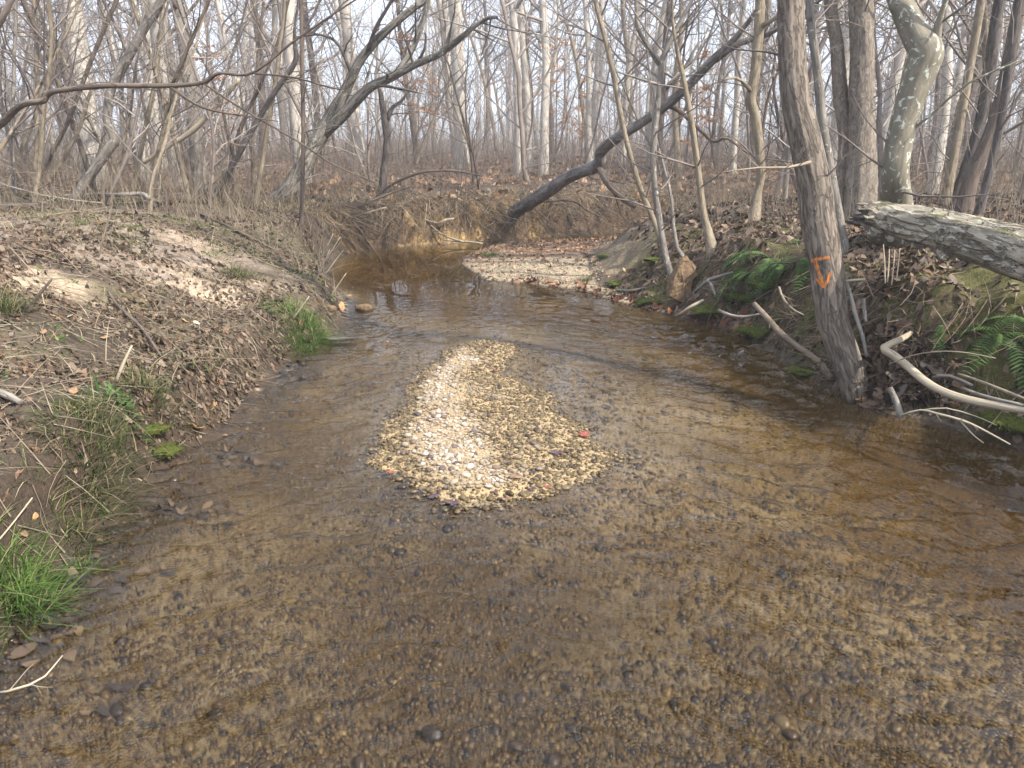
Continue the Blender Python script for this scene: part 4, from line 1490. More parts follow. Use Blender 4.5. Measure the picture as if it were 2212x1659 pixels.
def litter(name, label, n, box, cond, r, mat, power=1.0, tilt=.5, lift=.006):
    P = spots(n, *box, cond, power)
    rr = r * np.exp(g.normal(0, .32, len(P)))
    P[:, 2] += lift + rr * .12
    o = obj(name, leaves(name, P, rr, g, tilt, nrm=slope(P[:, 0], P[:, 1])), mat)
    return tag(kind(o, 'stuff'), label, 'leaf litter')


def patch(x, y, f, seed, off=0.0, gain=3.0):
    return g.random(len(x)) < sstep(.5 + off + gain * fbm(x * f, y * f, seed, 3))


litter('leaf_litter', 'brown dead leaves strewn over the near left bank', 60000, (-4.6, -1.0, 1.4, 6.2), lambda x, y, z, dw, dt, dr, zi: (dt > .02) & (z > .015) & patch(x, y, 1.6, 151, .32), .0135, L_LITTER, 1.0, .85)
litter('leaf_litter', 'dead leaves on the sandy left slope and its crest', 26000, (-9, -1.2, 5.8, 14), lambda x, y, z, dw, dt, dr, zi: (dt > .05) & patch(x, y, 1.3, 152, .0), .018, L_LITTER, 1.0, .8)
litter('leaf_litter', 'dead leaves caught on the steep right bank', 20000, (1.2, 4.4, 2.2, 8.5), lambda x, y, z, dw, dt, dr, zi: (dt > .0) & (z > .02) & patch(x, y, 2.2, 153, .25), .020, L_LITTER)
litter('leaf_litter', 'dead leaves covering the top of the right bank', 16000, (1.5, 11, 5, 15), lambda x, y, z, dw, dt, dr, zi: (dt > .5), .028, L_LITTER)
litter('leaf_litter', 'rusty leaves on the floor of the wood', 20000, (-22, 22, 13.5, 36), lambda x, y, z, dw, dt, dr, zi: (dt > .4) & (np.abs(x) < y * .8), .055, L_RUST, 1.3, .7)
litter('leaf_litter', 'reddish leaves over the back of the point bar', 2600, (-1, 3, 8, 13.5), lambda x, y, z, dw, dt, dr, zi: (dw > .02) & (dt < .3) & (g.random(len(x)) < sstep((y - 9.3) / 1.5) * .9 + .12), .026, L_RUST)
litter('leaf_litter', 'wet leaf line along the edge of the point bar', 9000, (-1, 2.4, 6.2, 11.5), lambda x, y, z, dw, dt, dr, zi: (dw > -.03) & (dw < .10) & (dr < .3) & (g.random(len(x)) < .8), .026, L_WRACK)

# grasses
def grass(name, label, n, box, cond, L, w, mat, dr0=.5, power=1.0, lean=.5, nseg=4):
    P = spots(n, *box, cond, power)
    k = len(P)
    D = np.stack([g.normal(0, lean, k), g.normal(0, lean, k), np.ones(k)], -1)
    o = obj(name, blades(name, P - np.array([0, 0, .01]), D, L * np.exp(g.normal(0, .35, k)), w * np.exp(g.normal(0, .2, k)), g.uniform(.2, 1.2, k) * dr0 * 2, g, nseg), mat)
    return tag(kind(o, 'stuff'), label, 'grass')


grass('grass', 'short green grass in patches on the near left bank', 12000, (-4.2, -1.0, 1.5, 6.5), lambda x, y, z, dw, dt, dr, zi: (dt > .0) & (z > .03) & (fbm(x * 1.9, y * 1.9, 161, 3) > .06) & (g.random(len(x)) < .75), .07, .0045, L_GRASS)
grass('grass', 'green grass fringe along the lip of the left bank', 5500, (-3.2, -.9, 1.4, 8), lambda x, y, z, dw, dt, dr, zi: (dt > .03) & (dt < .38) & (fbm(x * 2.2, y * 2.2, 162, 3) > .0), .10, .005, L_GRASS)
grass('grass', 'green and dry grass on the far part of the left slope', 22000, (-7, -1.5, 6, 12.5), lambda x, y, z, dw, dt, dr, zi: (dt > .05) & (fbm(x * 1.5, y * 1.5, 163, 3) > .04), .10, .006, L_GRASS)
grass('dry_grass', 'straw-coloured dry grass on the left bank', 14000, (-7.5, -1.0, 2, 13), lambda x, y, z, dw, dt, dr, zi: (dt > .08) & (fbm(x * 1.2, y * 1.2, 164, 3) > -.02), .15, .004, L_STRAW, .8, 1.0, .8)
grass('dry_grass', 'dry grass along the edge of the far cut bank', 20000, (-4, 6, 11.5, 16), lambda x, y, z, dw, dt, dr, zi: (dt > .25) & (dt < 1.3), .30, .008, L_STRAW, 1.5, 1.0, .9)
grass('moss', 'yellow-green moss and short grass on the right bank', 48000, (1.0, 4, 2.4, 9.5), lambda x, y, z, dw, dt, dr, zi: (dt > .12) & (dt < 1.4) & (fbm(x * 2.6, y * 2.6, 165, 3) > .0), .028, .006, L_MOSS, .5, 1.0, .8, 3)
grass('grass', 'pale green grass scattered on the point bar', 3500, (-.9, 1.2, 7.6, 11.5), lambda x, y, z, dw, dt, dr, zi: (dw > .1) & (dt < .1) & (fbm(x * 1.8, y * 1.8, 166, 3) > .10), .05, .006, L_GRASS)

P = spots(16000, -4.2, -1.0, 1.5, 9, lambda x, y, z, dw, dt, dr, zi: (dt > .04) & (z > .03) & (fbm(x * 2.4, y * 2.4, 167, 3) > .13))
P[:, 2] += .012
o = obj('ground_cover', leaves('ground_cover', P, .008 * np.exp(g.normal(0, .3, len(P))), g, .5, .3, (.7, 1.0)), L_BRIGHT)
tag(kind(o, 'stuff'), 'tiny green seedlings and weeds dotted over the left bank', 'weeds')

# thin dead stems and twigs
def stem_stuff(name, label, cat, n, box, cond, L, r, mat, lean=.2, bend=.12, power=1.0, lie=False):
    P = spots(n, *box, cond, power)
    k = len(P)
    if lie:
        a = g.uniform(0, 6.283, k)
        sl = slope(P[:, 0], P[:, 1])
        D = np.stack([np.cos(a), np.sin(a), np.cos(a) * sl[:, 0] + np.sin(a) * sl[:, 1] + g.normal(0.03, .1, k)], -1)
        P[:, 2] += .012
    else:
        D = np.stack([g.normal(0, lean, k), g.normal(0, lean, k), np.ones(k)], -1)
        P[:, 2] -= .03
    o = obj(name, stems(name, P, D, L * np.exp(g.normal(0, .4, k)), r * np.exp(g.normal(0, .3, k)), bend, g), mat)
    return tag(kind(o, 'stuff'), label, cat)


stem_stuff('twig_litter', 'fallen twigs lying over the left bank', 'twigs', 5200, (-5, -1.0, 1.5, 9), lambda x, y, z, dw, dt, dr, zi: (dt > .0), .16, .0028, B_DEAD, bend=.15, lie=True)
stem_stuff('twig_litter', 'fallen twigs lying over the right bank', 'twigs', 1100, (1.2, 5, 2.4, 9), lambda x, y, z, dw, dt, dr, zi: (dt > .0), .18, .003, B_DEAD, bend=.15, lie=True)
stem_stuff('undergrowth', 'dry upright stems along the crest of the left bank', 'undergrowth', 2600, (-12, -1.5, 8.5, 15), lambda x, y, z, dw, dt, dr, zi: (dt > .8), .55, .0035, B_DEAD, .28, .16)
stem_stuff('undergrowth', 'reddish-brown thicket of dry stems beyond the far cut bank', 'undergrowth', 8000, (-16, 18, 13.2, 34), lambda x, y, z, dw, dt, dr, zi: (dt > .5) & (np.abs(x) < y * .75), 1.15, .0042, B_TWIG, .28, .22, 1.5)
stem_stuff('undergrowth', 'thin dry stems on the top of the right bank', 'undergrowth', 1400, (2, 12, 6, 14), lambda x, y, z, dw, dt, dr, zi: (dt > .7), .6, .0035, B_DEAD, .3, .16)
stem_stuff('undergrowth', 'tangle of dead stalks on the far left bank lip', 'undergrowth', 650, (-4, -1.4, 7.4, 13.5), lambda x, y, z, dw, dt, dr, zi: (dt > .05) & (dt < .8), .38, .0035, B_DEAD, .6, .25)

# roots and dead stalks hanging down the far cut bank
P = spots(9000, -3.2, 5, 11.5, 17, lambda x, y, z, dw, dt, dr, zi: (dt > .12) & (dt < .8))
P = P[:3600]
nrm = slope(P[:, 0], P[:, 1], .1)
D = np.stack([-nrm[:, 0] + g.normal(0, .55, len(P)), -nrm[:, 1] - .6 + g.normal(0, .3, len(P)), g.uniform(-1.4, .25, len(P))], -1)
P[:, 2] += .03
o = obj('hanging_roots', stems('hanging_roots', P, D, .55 * np.exp(g.normal(0, .45, len(P))), .0065 * np.exp(g.normal(0, .4, len(P))), .3, g), B_ROOT)
tag(kind(o, 'stuff'), 'tangle of exposed roots and stalks hanging down the far cut bank', 'roots')
P = spots(5000, 1.6, 3.2, 3.2, 7.4, lambda x, y, z, dw, dt, dr, zi: (dt > .08) & (dt < .45))
P = P[:420]
nrm = slope(P[:, 0], P[:, 1], .1)
D = np.stack([-nrm[:, 0] * .5 + g.normal(0, .5, len(P)), -nrm[:, 1] * .5 + g.normal(0, .5, len(P)), g.uniform(-1.2, .1, len(P))], -1)
P[:, 2] += .02
o = obj('hanging_roots', stems('hanging_roots', P, D, .2 * np.exp(g.normal(0, .4, len(P))), .0032 * np.exp(g.normal(0, .4, len(P))), .3, g), B_ROOT)
tag(kind(o, 'stuff'), 'fine roots hanging from the undercut right bank', 'roots')

# sodden black leaves on the bed along the left margin
P = spots(9000, -2.6, -.9, 1.2, 6.5, lambda x, y, z, dw, dt, dr, zi: (dw < -.03) & (dw > -.5) & (fbm(x * 3.5, y * 3.5, 171, 3) > .12) & (g.random(len(x)) < .4))
P[:, 2] += .012
o = obj('sunken_leaves', leaves('sunken_leaves', P, .024 * np.exp(g.normal(0, .3, len(P))), g, .25), leaf_mat('sunken_leaf', [(0, (.04, .034, .034)), (.5, (.09, .07, .06)), (1, (.22, .15, .09))], .0))
tag(kind(o, 'stuff'), 'sodden dark leaves lying on the bed along the left margin', 'leaf litter')

# ------------------------------------------------------------------ sticks, limbs and logs
def stick(name, label, cat, pts, mat, twigs=0, tl=.2, sides=7, rough=.12, group=None, gap=None, lift=.02, parts=(), seed=1):
    """pts (px, py, w[, Y]); without Y the stick lies on the ground under its pixel"""
    g = np.random.default_rng(900 + seed + len(label))
    P, r = [], []
    for p in pts:
        q = at(p[0], p[1], p[3]) if len(p) > 3 else hit(p[0], p[1])
        if len(p) <= 3:
            q = q + np.array([0, 0, lift])
        P.append(q)
        r.append(wid(p[2], q) / 2)
    P, r = np.array(P), np.array(r)
    root = thing(name, label, cat, P[0], group) if parts else None
    Qs, qs = smooth_path(P, r, .05)
    G = Tubes().tube(Qs, qs, sides, rough, seed)
    for j in range(twigs):
        i = int((.15 + .8 * g.random()) * (len(Qs) - 1))
        ax = unit(Qs[min(i + 1, len(Qs) - 1)] - Qs[max(0, i - 1)])
        branch(G, Qs[i], ax * .9 + unit(np.cross(ax, g.normal(0, 1, 3))) * .7, tl * g.uniform(.4, 1.2), qs[i] * .5, 1, g, (2, 2), up=.02)
    if root is None:
        o = obj(name, G.mesh(name), mat)
        return tag(o, label, cat, group)
    obj('stem', G.mesh('stem'), mat, root)
    for pname, pl, pmat in parts:
        PP = np.array([at(p[0], p[1], p[3]) if len(p) > 3 else hit(p[0], p[1], lift) for p in pl])
        rr = np.array([wid(p[2], q) / 2 for p, q in zip(pl, PP)])
        Qs, qs = smooth_path(PP, rr, .05)
        obj(pname, Tubes().tube(Qs, qs, sides, rough, seed + 1).mesh(pname), pmat, root)
    return root


# right bank: the broken log under the lichened tree
root = thing('broken_log', 'thick rotten log with moss and torn end jutting over the right bank', 'log', at(2212, 548, 3.95))
P, r = path_px([(1868, 462, 4.62, 46), (1905, 470, 4.6, 62), (1953, 484, 4.5, 70), (2020, 496, 4.35, 76), (2087, 512, 4.2, 86), (2150, 530, 4.05, 94), (2230, 552, 3.9, 104), (2330, 580, 3.7, 112)])
Qs, qs = smooth_path(P, r, .018)
G = Tubes().tube(Qs, qs, 54, .16, 9, rf=2.2, lf=4, ridge=.17, kr=4.5)
obj('log', G.mesh('log'), B_LOG, root)
gg = np.random.default_rng(17)
ax = unit(P[0] - P[1])
for k in range(16):                                                    # torn end
    a = gg.uniform(0, 6.283)
    s1 = unit(np.cross(ax, [0, 0, 1]))
    s2 = np.cross(s1, ax)
    b = P[0] + (s1 * math.cos(a) + s2 * math.sin(a)) * r[0] * .8 - ax * .04
    e = b + ax * gg.uniform(.05, .14) + gg.normal(0, .012, 3)
    obj('splinter', Tubes().tube(np.array([b, (b + e) / 2 + gg.normal(0, .008, 3), e]), [.020, .014, .004], 5, .2, k).mesh('splinter'), B_LOG if k % 3 else B_DARK, root)
for k in range(26):                                                    # loose bark flakes hanging along the underside
    t = gg.uniform(.03, .55)
    i = int(t * (len(Qs) - 1))
    c = Qs[i] + np.array([-.3, -.5, -.75]) * qs[i] * gg.uniform(.9, 1.08)
    w, h_ = gg.uniform(.02, .06), gg.uniform(.02, .05)
    dx = unit(Qs[i + 1] - Qs[i]) * w
    dz = np.array([gg.normal(0, .3), -.4, -1.0]) * h_
    V = np.array([c - dx, c + dx, c + dx * .8 + dz, c + dz * 1.3, c - dx * .7 + dz * .8])
    V2 = V + np.array([.004, .008, .004])
    o_ = mesh_from('bark_flake', np.vstack([V, V2]), [np.array([[0, 1, 2, 3, 4], [9, 8, 7, 6, 5]]), np.array([[i_, 5 + i_, 5 + (i_ + 1) % 5, (i_ + 1) % 5] for i_ in range(5)])], False,
                   {'bk': ('FLOAT_VECTOR', np.vstack([V, V2]))})
    obj('bark_flake', o_, B_LOG if k % 2 else B_BROWN, root)

stick('elbow_limb', 'pale barkless driftwood limb with an elbow below the marked tree', 'limb',
      [(1972, 716, 9, 4.42), (1948, 732, 14, 4.34), (1909, 752, 16, 4.22), (1931, 768, 17, 4.12), (1960, 791, 17, 4.02), (1994, 820, 17, 3.92), (2031, 843, 17, 3.82), (2088, 863, 18, 3.70), (2160, 877, 18, 3.58), (2240, 890, 18, 3.46)], B_BARE, sides=12, rough=.06)
stick('root_limb', 'mossy pale root slanting down to the water beside the ferns', 'root',
      [(1629, 656, 11, 5.75), (1660, 690, 13, 5.6), (1688, 722, 14, 5.45), (1722, 748, 13, 5.3), (1751, 768, 14, 5.1), (1777, 791, 15, 4.95), (1796, 818, 14, 4.75)], B_ROOT, twigs=3, sides=10, rough=.14)
stick('root_stub', 'grey worn root stub standing in the water under the elbow limb', 'root',
      [(1922, 838, 12, 3.98), (1936, 866, 14, 3.95), (1947, 902, 16, 3.92)], B_GREY, sides=9)
stick('twig_spray', 'bleached forked twig reaching down over the dark water at the right', 'branch',
      [(1945, 897, 5, 3.85), (1988, 886, 5, 3.80), (2022, 893, 5, 3.72), (2074, 907, 6, 3.62), (2117, 925, 5, 3.55), (2182, 960, 3, 3.45)], B_BARE, twigs=3, tl=.12, sides=5,
      parts=[('twig', [(2074, 908, 4, 3.62), (2102, 939, 3, 3.56), (2125, 957, 2, 3.52)], B_BARE), ('twig', [(1988, 886, 3, 3.8), (2045, 882, 3, 3.72), (2110, 900, 2, 3.62), (2154, 919, 2, 3.56)], B_BARE)])
stick('dead_branch', 'dark grey branch with a cut end above the elbow limb', 'branch', [(2014, 816, 8, 3.95), (2045, 812, 9, 3.92), (2075, 822, 9, 3.86), (2100, 834, 9, 3.8)], B_DARK)
stick('dead_branch', 'tan branch sloping down to the right edge over the elbow limb', 'branch', [(2070, 808, 6, 3.95), (2131, 829, 7, 3.75), (2212, 862, 8, 3.52), (2260, 884, 8, 3.42)], B_TAN)
stick('dead_branch', 'grey-green branch close along the top of the elbow limb', 'branch', [(2077, 838, 7, 3.8), (2131, 857, 7, 3.64), (2212, 876, 8, 3.5)], B_GREY)
stick('vine_stem', 'long thin arching stem over the leaf heap', 'stem', [(1920, 787, 3, 4.05), (1974, 767, 3, 3.98), (2031, 759, 3, 3.9), (2088, 762, 3, 3.82), (2151, 774, 2, 3.75)], B_DEAD, sides=5)
stick('vine_stem', 'grey woody vine running down the marked trunk on its right side', 'vine', [(1825, 598, 6, 4.62), (1838, 640, 8, 4.56), (1848, 680, 9, 4.5), (1862, 722, 8, 4.42), (1872, 770, 7, 4.34)], B_GREY)
stick('stub', 'small upright weathered stub right of the marked trunk', 'stub', [(1865, 645, 7, 4.55), (1867, 668, 8, 4.52), (1870, 695, 8, 4.48)], B_GREY)
stick('short_stick', 'short pale stick lying level right of the orange mark', 'stick', [(1829, 607, 6, 4.6), (1848, 605, 6, 4.6), (1868, 604, 5, 4.62)], B_BARE)
stick('dead_branch', 'curved brown root branch left of the marked trunk', 'root', [(1683, 620, 5, 5.3), (1692, 646, 6, 5.2), (1712, 668, 5, 5.1), (1735, 680, 4, 5.0)], B_TAN, twigs=3)
stick('dead_branch', 'grey forked driftwood stuck in the bank above the slab', 'branch', [(1500, 632, 7, 6.35), (1530, 606, 9, 6.2), (1560, 596, 8, 6.1), (1582, 588, 5, 6.0)], B_GREY, twigs=2,
      parts=[('fork', [(1530, 606, 6, 6.2), (1540, 622, 6, 6.1), (1544, 636, 4, 6.0)], B_GREY)])
stick('dead_branch', 'pale peeled stick poking from the bank foot below the slab', 'stick', [(1468, 680, 5, 6.15), (1490, 664, 7, 6.1), (1520, 648, 6, 6.1)], B_BARE)
stick('dead_branch', 'grey root lying along the water edge right of the slab', 'root', [(1552, 670, 7, 6.0), (1580, 682, 8, 5.9), (1612, 684, 6, 5.85), (1650, 676, 4, 5.8)], B_GREY)
stick('dead_branch', 'brown driftwood stick on the mud at the end of the point bar', 'stick', [(1332, 630, 6), (1365, 632, 7), (1395, 626, 6)], B_TAN)
for k, (a, b, c, d_, lab) in enumerate(((1908, 528, 1912, 606, 'leftmost'), (1921, 538, 1917, 604, 'second'), (1933, 540, 1926, 610, 'third'), (1944, 536, 1936, 602, 'rightmost'))):
    stick('dry_stalk', 'thin bleached upright stalk under the log, %s of four' % lab, 'stalk', [(a, b, 2, 4.35), ((a + c) / 2 + 1, (b + d_) / 2, 3, 4.33), (c, d_ + 6, 3, 4.3)], B_BARE, sides=4, group='bleached stalks under the log')
# fine twigs and small roots around the foot of the marked tree
gg = np.random.default_rng(55)
G = Tubes()
for k in range(170):
    q = hit(gg.uniform(1700, 2010), gg.uniform(660, 872), .02)
    branch(G, q, gg.normal(0, 1, 3) * np.array([1, .8, .7]) + np.array([-.1, -.5, .1]), gg.uniform(.10, .42), gg.uniform(.002, .007), 1, gg, (3, 2), up=.0, wob=.35)
tag(kind(obj('twig_heap', G.mesh('twig_heap'), B_ROOT), 'stuff'), 'heap of flood-stranded twigs at the foot of the marked tree', 'twigs')
P = []
for k in range(1500):
    a, b = gg.normal(1925, 62), gg.normal(815, 42)
    if 1850 < a < 2110 and 690 < b < 888:
        P.append(hit(a, b, gg.uniform(.0, .07)))
P = np.array(P)
o = obj('leaf_heap', leaves('leaf_heap', P, .026 * np.exp(gg.normal(0, .35, len(P))), gg, 1.0, .5), L_LITTER)
tag(kind(o, 'stuff'), 'heap of stranded dead leaves at the foot of the marked tree', 'leaf litter')
P = np.array([hit(gg.normal(1905, 35), gg.normal(600, 26), gg.uniform(0, .05)) for k in range(160)])
o = obj('leaf_heap', leaves('leaf_heap', P, .026 * np.exp(gg.normal(0, .3, len(P))), gg, 1.0, .5), L_LITTER)
tag(kind(o, 'stuff'), 'clump of curled leaves under the log right of the orange mark', 'leaf litter')

# left bank
stick('crest_log', 'weathered fallen branch bridging the crest of the sandy left bank', 'log', [(140, 430, 6), (200, 428, 8), (247, 421, 9, 9.9), (303, 419, 10, 9.8), (322, 428, 9, 9.7), (345, 446, 8)], B_GREY, twigs=1, lift=.05)
stick('fallen_stick', 'dark forked stick lying down the middle of the left bank', 'stick', [(235, 640, 4), (254, 668, 6), (276, 690, 7), (300, 712, 7), (325, 744, 7), (350, 782, 5)], B_BROWN, twigs=2, lift=.035)
stick('pale_stake', 'pale split stick standing slanted in the near left bank', 'stick', [(250, 826, 7, hit(250, 822)[1]), (266, 786, 7, hit(250, 822)[1] + .03), (285, 746, 4, hit(250, 822)[1] + .06)], B_BARE)
stick('brown_stake', 'brown stake leaning out of the left bank at the picture edge', 'stick', [(58, 680, 8, hit(58, 676)[1]), (82, 640, 7, hit(58, 676)[1] + .02), (112, 603, 5, hit(58, 676)[1] + .05)], B_BROWN)
stick('fallen_stick', 'long thin fallen branch running from the crest to the bulge of the left bank', 'branch', [(420, 462, 5), (494, 497, 6), (545, 522, 6), (602, 551, 5)], B_BROWN, twigs=3, lift=.04)
stick('fallen_stick', 'thin fallen branch along the left slope below the sand patch', 'branch', [(20, 545, 3), (90, 620, 3), (130, 640, 4), (200, 660, 3)], B_DEAD, lift=.05)
stick('dead_weed', 'tall dead stem standing on the grey sandy slope', 'stem', [(212, 560, 4, hit(212, 556)[1]), (224, 510, 4, hit(212, 556)[1]), (240, 455, 3, hit(212, 556)[1]), (244, 420, 2, hit(212, 556)[1])], B_TAN, sides=5)
stick('dead_weed', 'forked pale stem with two prongs above the bright grass', 'stem', [(526, 705, 4, hit(526, 700)[1]), (532, 676, 4, hit(526, 700)[1]), (552, 655, 3, hit(526, 700)[1]), (563, 620, 2, hit(526, 700)[1])], B_TAN, sides=5,
      parts=[('prong', [(552, 655, 3, hit(526, 700)[1]), (556, 640, 2, hit(526, 700)[1]), (570, 628, 2, hit(526, 700)[1])], B_TAN)])
stick('fallen_stick', 'blackened stick lying half in the water beside the bright grass', 'stick', [(700, 737, 7), (722, 733, 8, on_z(722, 735, .02)[1]), (745, 731, 8, on_z(745, 733, .02)[1]), (769, 731, 6, on_z(769, 733, .02)[1])], B_DARK)
stick('fallen_twig', 'bleached twig reaching from the bottom left corner into the water', 'twig', [(-20, 1512, 6), (30, 1490, 6, on_z(30, 1494, .03)[1]), (85, 1470, 5, on_z(85, 1476, .03)[1]), (110, 1446, 4, on_z(108, 1452, .04)[1]), (135, 1416, 2, on_z(130, 1424, .05)[1])], B_BARE, twigs=2, tl=.08, sides=5)
stick('fallen_stick', 'long pale straw stalk at the left edge above the near grass', 'stalk', [(-20, 1200, 4), (20, 1140, 4, hit(10, 1150)[1]), (70, 1075, 3, hit(10, 1150)[1] + .1)], B_BARE, sides=5)
stick('fallen_stick', 'grey chunk of wood lying at the left edge of the near bank', 'wood', [(-15, 855, 16), (18, 868, 17), (48, 884, 12)], B_GREY, lift=.03)
for k, (a, b, c, d_) in enumerate(((704, 575, 735, 512), (712, 590, 742, 540), (722, 640, 748, 590), (690, 610, 712, 540), (640, 690, 668, 640), (700, 560, 720, 505))):
    Y_ = hit(a - 12, b)[1]
    stick('dry_stalk', 'bent dry stalk leaning over the water from the bulge, %s' % ('tallest', 'second tallest', 'lowest and nearest the water', 'set back in the grass', 'above the bright grass', 'farthest along the bank')[k], 'stalk',
          [(a - 12, b + 6, 3, Y_), ((a + c) / 2 - 4, (b + d_) / 2, 3, Y_), (c, d_, 2, Y_)], B_BARE, sides=4, group='dry stalks on the bulge')

# far bank
stick('driftwood', 'twisted pale root stub on the face of the far cut bank', 'root', [(918, 475, 4, 13.0), (946, 482, 5, 12.9), (962, 475, 5, 12.9), (980, 472, 4, 13.0)], B_BARE)
stick('driftwood', 'bleached branch lying at the waterline under the far cut bank', 'branch', [(955, 518, 3, 12.7), (985, 521, 4, 12.6), (1015, 523, 4, 12.5), (1042, 526, 4, 12.4)], B_BARE, twigs=3)
stick('driftwood', 'slanting bare branch leaning into the far pool', 'branch', [(930, 486, 3, 12.95), (950, 503, 4, 12.8), (975, 515, 4, 12.65), (1000, 522, 4, 12.5)], B_BARE, twigs=1)
stick('arched_branch', 'long arching dead branch over the far cut bank', 'branch', [(812, 424, 5, 13.3), (845, 400, 6, 13.2), (876, 384, 6, 13.1), (918, 371, 6, 13), (982, 369, 5, 13), (1042, 380, 3, 13)], B_BROWN, twigs=3)
stick('fallen_branch', 'bare fallen branch resting on the left end of the far cut bank', 'branch', [(722, 466, 7, 12.4), (785, 441, 7, 12.5), (846, 416, 6, 12.6), (890, 402, 4, 12.7)], B_BROWN, twigs=4)
stick('fallen_branch', 'lower fallen branch over the dark hollow of the far cut bank', 'branch', [(740, 474, 5, 12.2), (800, 458, 5, 12.3), (835, 448, 4, 12.4)], B_DEAD, twigs=2)
stick('dead_limb', 'pale broken dead limb leaning among the left saplings', 'limb', [(309, 352, 10, 12.6), (365, 315, 10, 12.6), (417, 281, 12, 12.6), (470, 225, 12, 12.6), (517, 171, 10, 12.6)], B_BARE, twigs=2)
stick('fallen_branch', 'thin branch fallen across the right bank under the leaning dark tree', 'branch', [(1175, 436, 4, 12.4), (1235, 434, 4, 12.2), (1270, 455, 4, 12), (1300, 470, 3, 11.8)], B_BROWN, twigs=3)

# ------------------------------------------------------------------ slab, clods, moss
def lump(name, c, rad, seed, mat, amp=.25, sub=3, fuzz=0, fmat=None, squash=(1, 1, .6)):
    V0, F0 = ico(sub)
    nn = fbm(V0[:, 0] * 2.1 + seed * 7, V0[:, 1] * 2.1 + V0[:, 2] * 1.7, seed, 4)
    V = V0 * (1 + amp * 2 * nn[:, None]) * np.array(squash) * rad
    o = obj(name, mesh_from(name, V, [F0], True, {'bk': ('FLOAT_VECTOR', V)}), mat)
    o.location = c
    if fuzz:
        gg = np.random.default_rng(seed)
        k = gg.integers(len(V), size=fuzz)
        k = k[V[k, 2] > -.2 * rad]
        D = V[k] / (np.linalg.norm(V[k], axis=1)[:, None]) + gg.normal(0, .5, (len(k), 3))
        b = obj('tufts', blades('tufts', V[k] + gg.normal(0, .04 * rad, (len(k), 3)), D, rad * .16 * np.exp(gg.normal(0, .3, len(k))), np.full(len(k), rad * .05), gg.uniform(.1, .8, len(k)), gg, 3), fmat, o, loc=(0, 0, 0))
        kind(b, 'stuff')
    return o


m = NT('clay_soil')
nn = m.noise(m.pos(), 30, 5, .65)
c = m.ramp(nn, [(.3, (.08, .052, .03)), (.55, (.17, .115, .068)), (.8, (.27, .19, .115))])
m.bump(nn, .9, .02)
M_CLAY = m.done(c, .95, .1)
m = NT('moss_green')
nn = m.noise(m.pos(), 45, 5, .7)
c = m.ramp(nn, [(.3, (.045, .05, .014)), (.55, (.085, .10, .022)), (.8, (.15, .165, .035))])
m.bump(nn, 1.0, .02)
M_MOSS = m.done(c, .95, .1)

slab_px = [(1476, 560), (1486, 557), (1496, 566), (1507, 580), (1506, 592), (1500, 606), (1497, 622), (1490, 640), (1484, 660), (1474, 656), (1464, 652), (1455, 646), (1444, 643), (1447, 628), (1449, 612), (1455, 596), (1462, 578), (1469, 568)]
Yb = hit(1475, 655)[1] + .02
gg = np.random.default_rng(71)
front = np.array([at(a, b, Yb + (657 - b) * .0016) for a, b in slab_px])
cen = front.mean(0)
rings = []
for k, (sc_, dy) in enumerate(((.0, -.035), (.55, -.035), (.9, -.02), (1.0, .02), (1.0, .10), (.85, .15), (.0, .16))):
    rg = cen + (front - cen) * max(sc_, .02) + np.array([0, dy, 0]) + gg.normal(0, .008, front.shape)
    rings.append(rg)
n_ = len(front)
V = np.vstack(rings)
idx = np.arange(len(rings) * n_).reshape(len(rings), n_)
nx = np.roll(idx, -1, 1)
Q = np.stack([idx[:-1], nx[:-1], nx[1:], idx[1:]], -1).reshape(-1, 4)
o = obj('clay_slab', mesh_from('clay_slab', V, [Q], False), M_CLAY)
tag(o, 'brown clay slab slumped against the right bank below the forked sapling', 'clay slab')
for k, (a, b, rad, lab) in enumerate(((1337, 610, .10, 'round bright moss cushion on the bank foot beside the point bar'), (1400, 650, .10, 'dark green moss cushion left of the clay slab'), (1310, 552, .08, 'low moss cushion at the head of the point bar'),
                                      (1540, 668, .12, 'moss cushion on the bank foot right of the clay slab'), (1640, 712, .14, 'dark moss cushion under the slanting root'), (1600, 640, .10, 'small moss cushion above the bank foot'),
                                      (1745, 800, .09, 'moss cushion at the water behind the marked trunk'), (347, 968, .07, 'bright yellow-green moss cushion on the lip of the near left bank'), (322, 925, .06, 'smaller moss cushion above the bright one on the left lip'),
                                      (2190, 905, .12, 'moss patch at the right edge below the elbow limb'), (1420, 560, .09, 'moss cushion behind the stem of the forked sapling'), (1660, 610, .13, 'moss cushion under the ferns'))):
    h_ = hit(a, b)
    tag(lump('moss_cushion', h_ + np.array([0, 0, -.08 * rad]), rad, 30 + k, M_MOSS, .5, 3, 700, L_MOSS, (1.5, 1.2, .30)), lab, 'moss', 'moss cushions')
h_ = on_z(788, 668, .0)
tag(lump('clod', h_ + np.array([0, 0, .01]), .075, 51, M_CLAY, .35, 3, 60, L_GRASS, (1.3, .8, .6)), 'muddy clod standing in the water off the bulge', 'clod')
tag(lump('clod', on_z(700, 668, .1), .09, 52, M_CLAY, .3, 3, 0, None, (1.4, .8, .5)), 'pale clod on the tip of the bulge', 'clod')

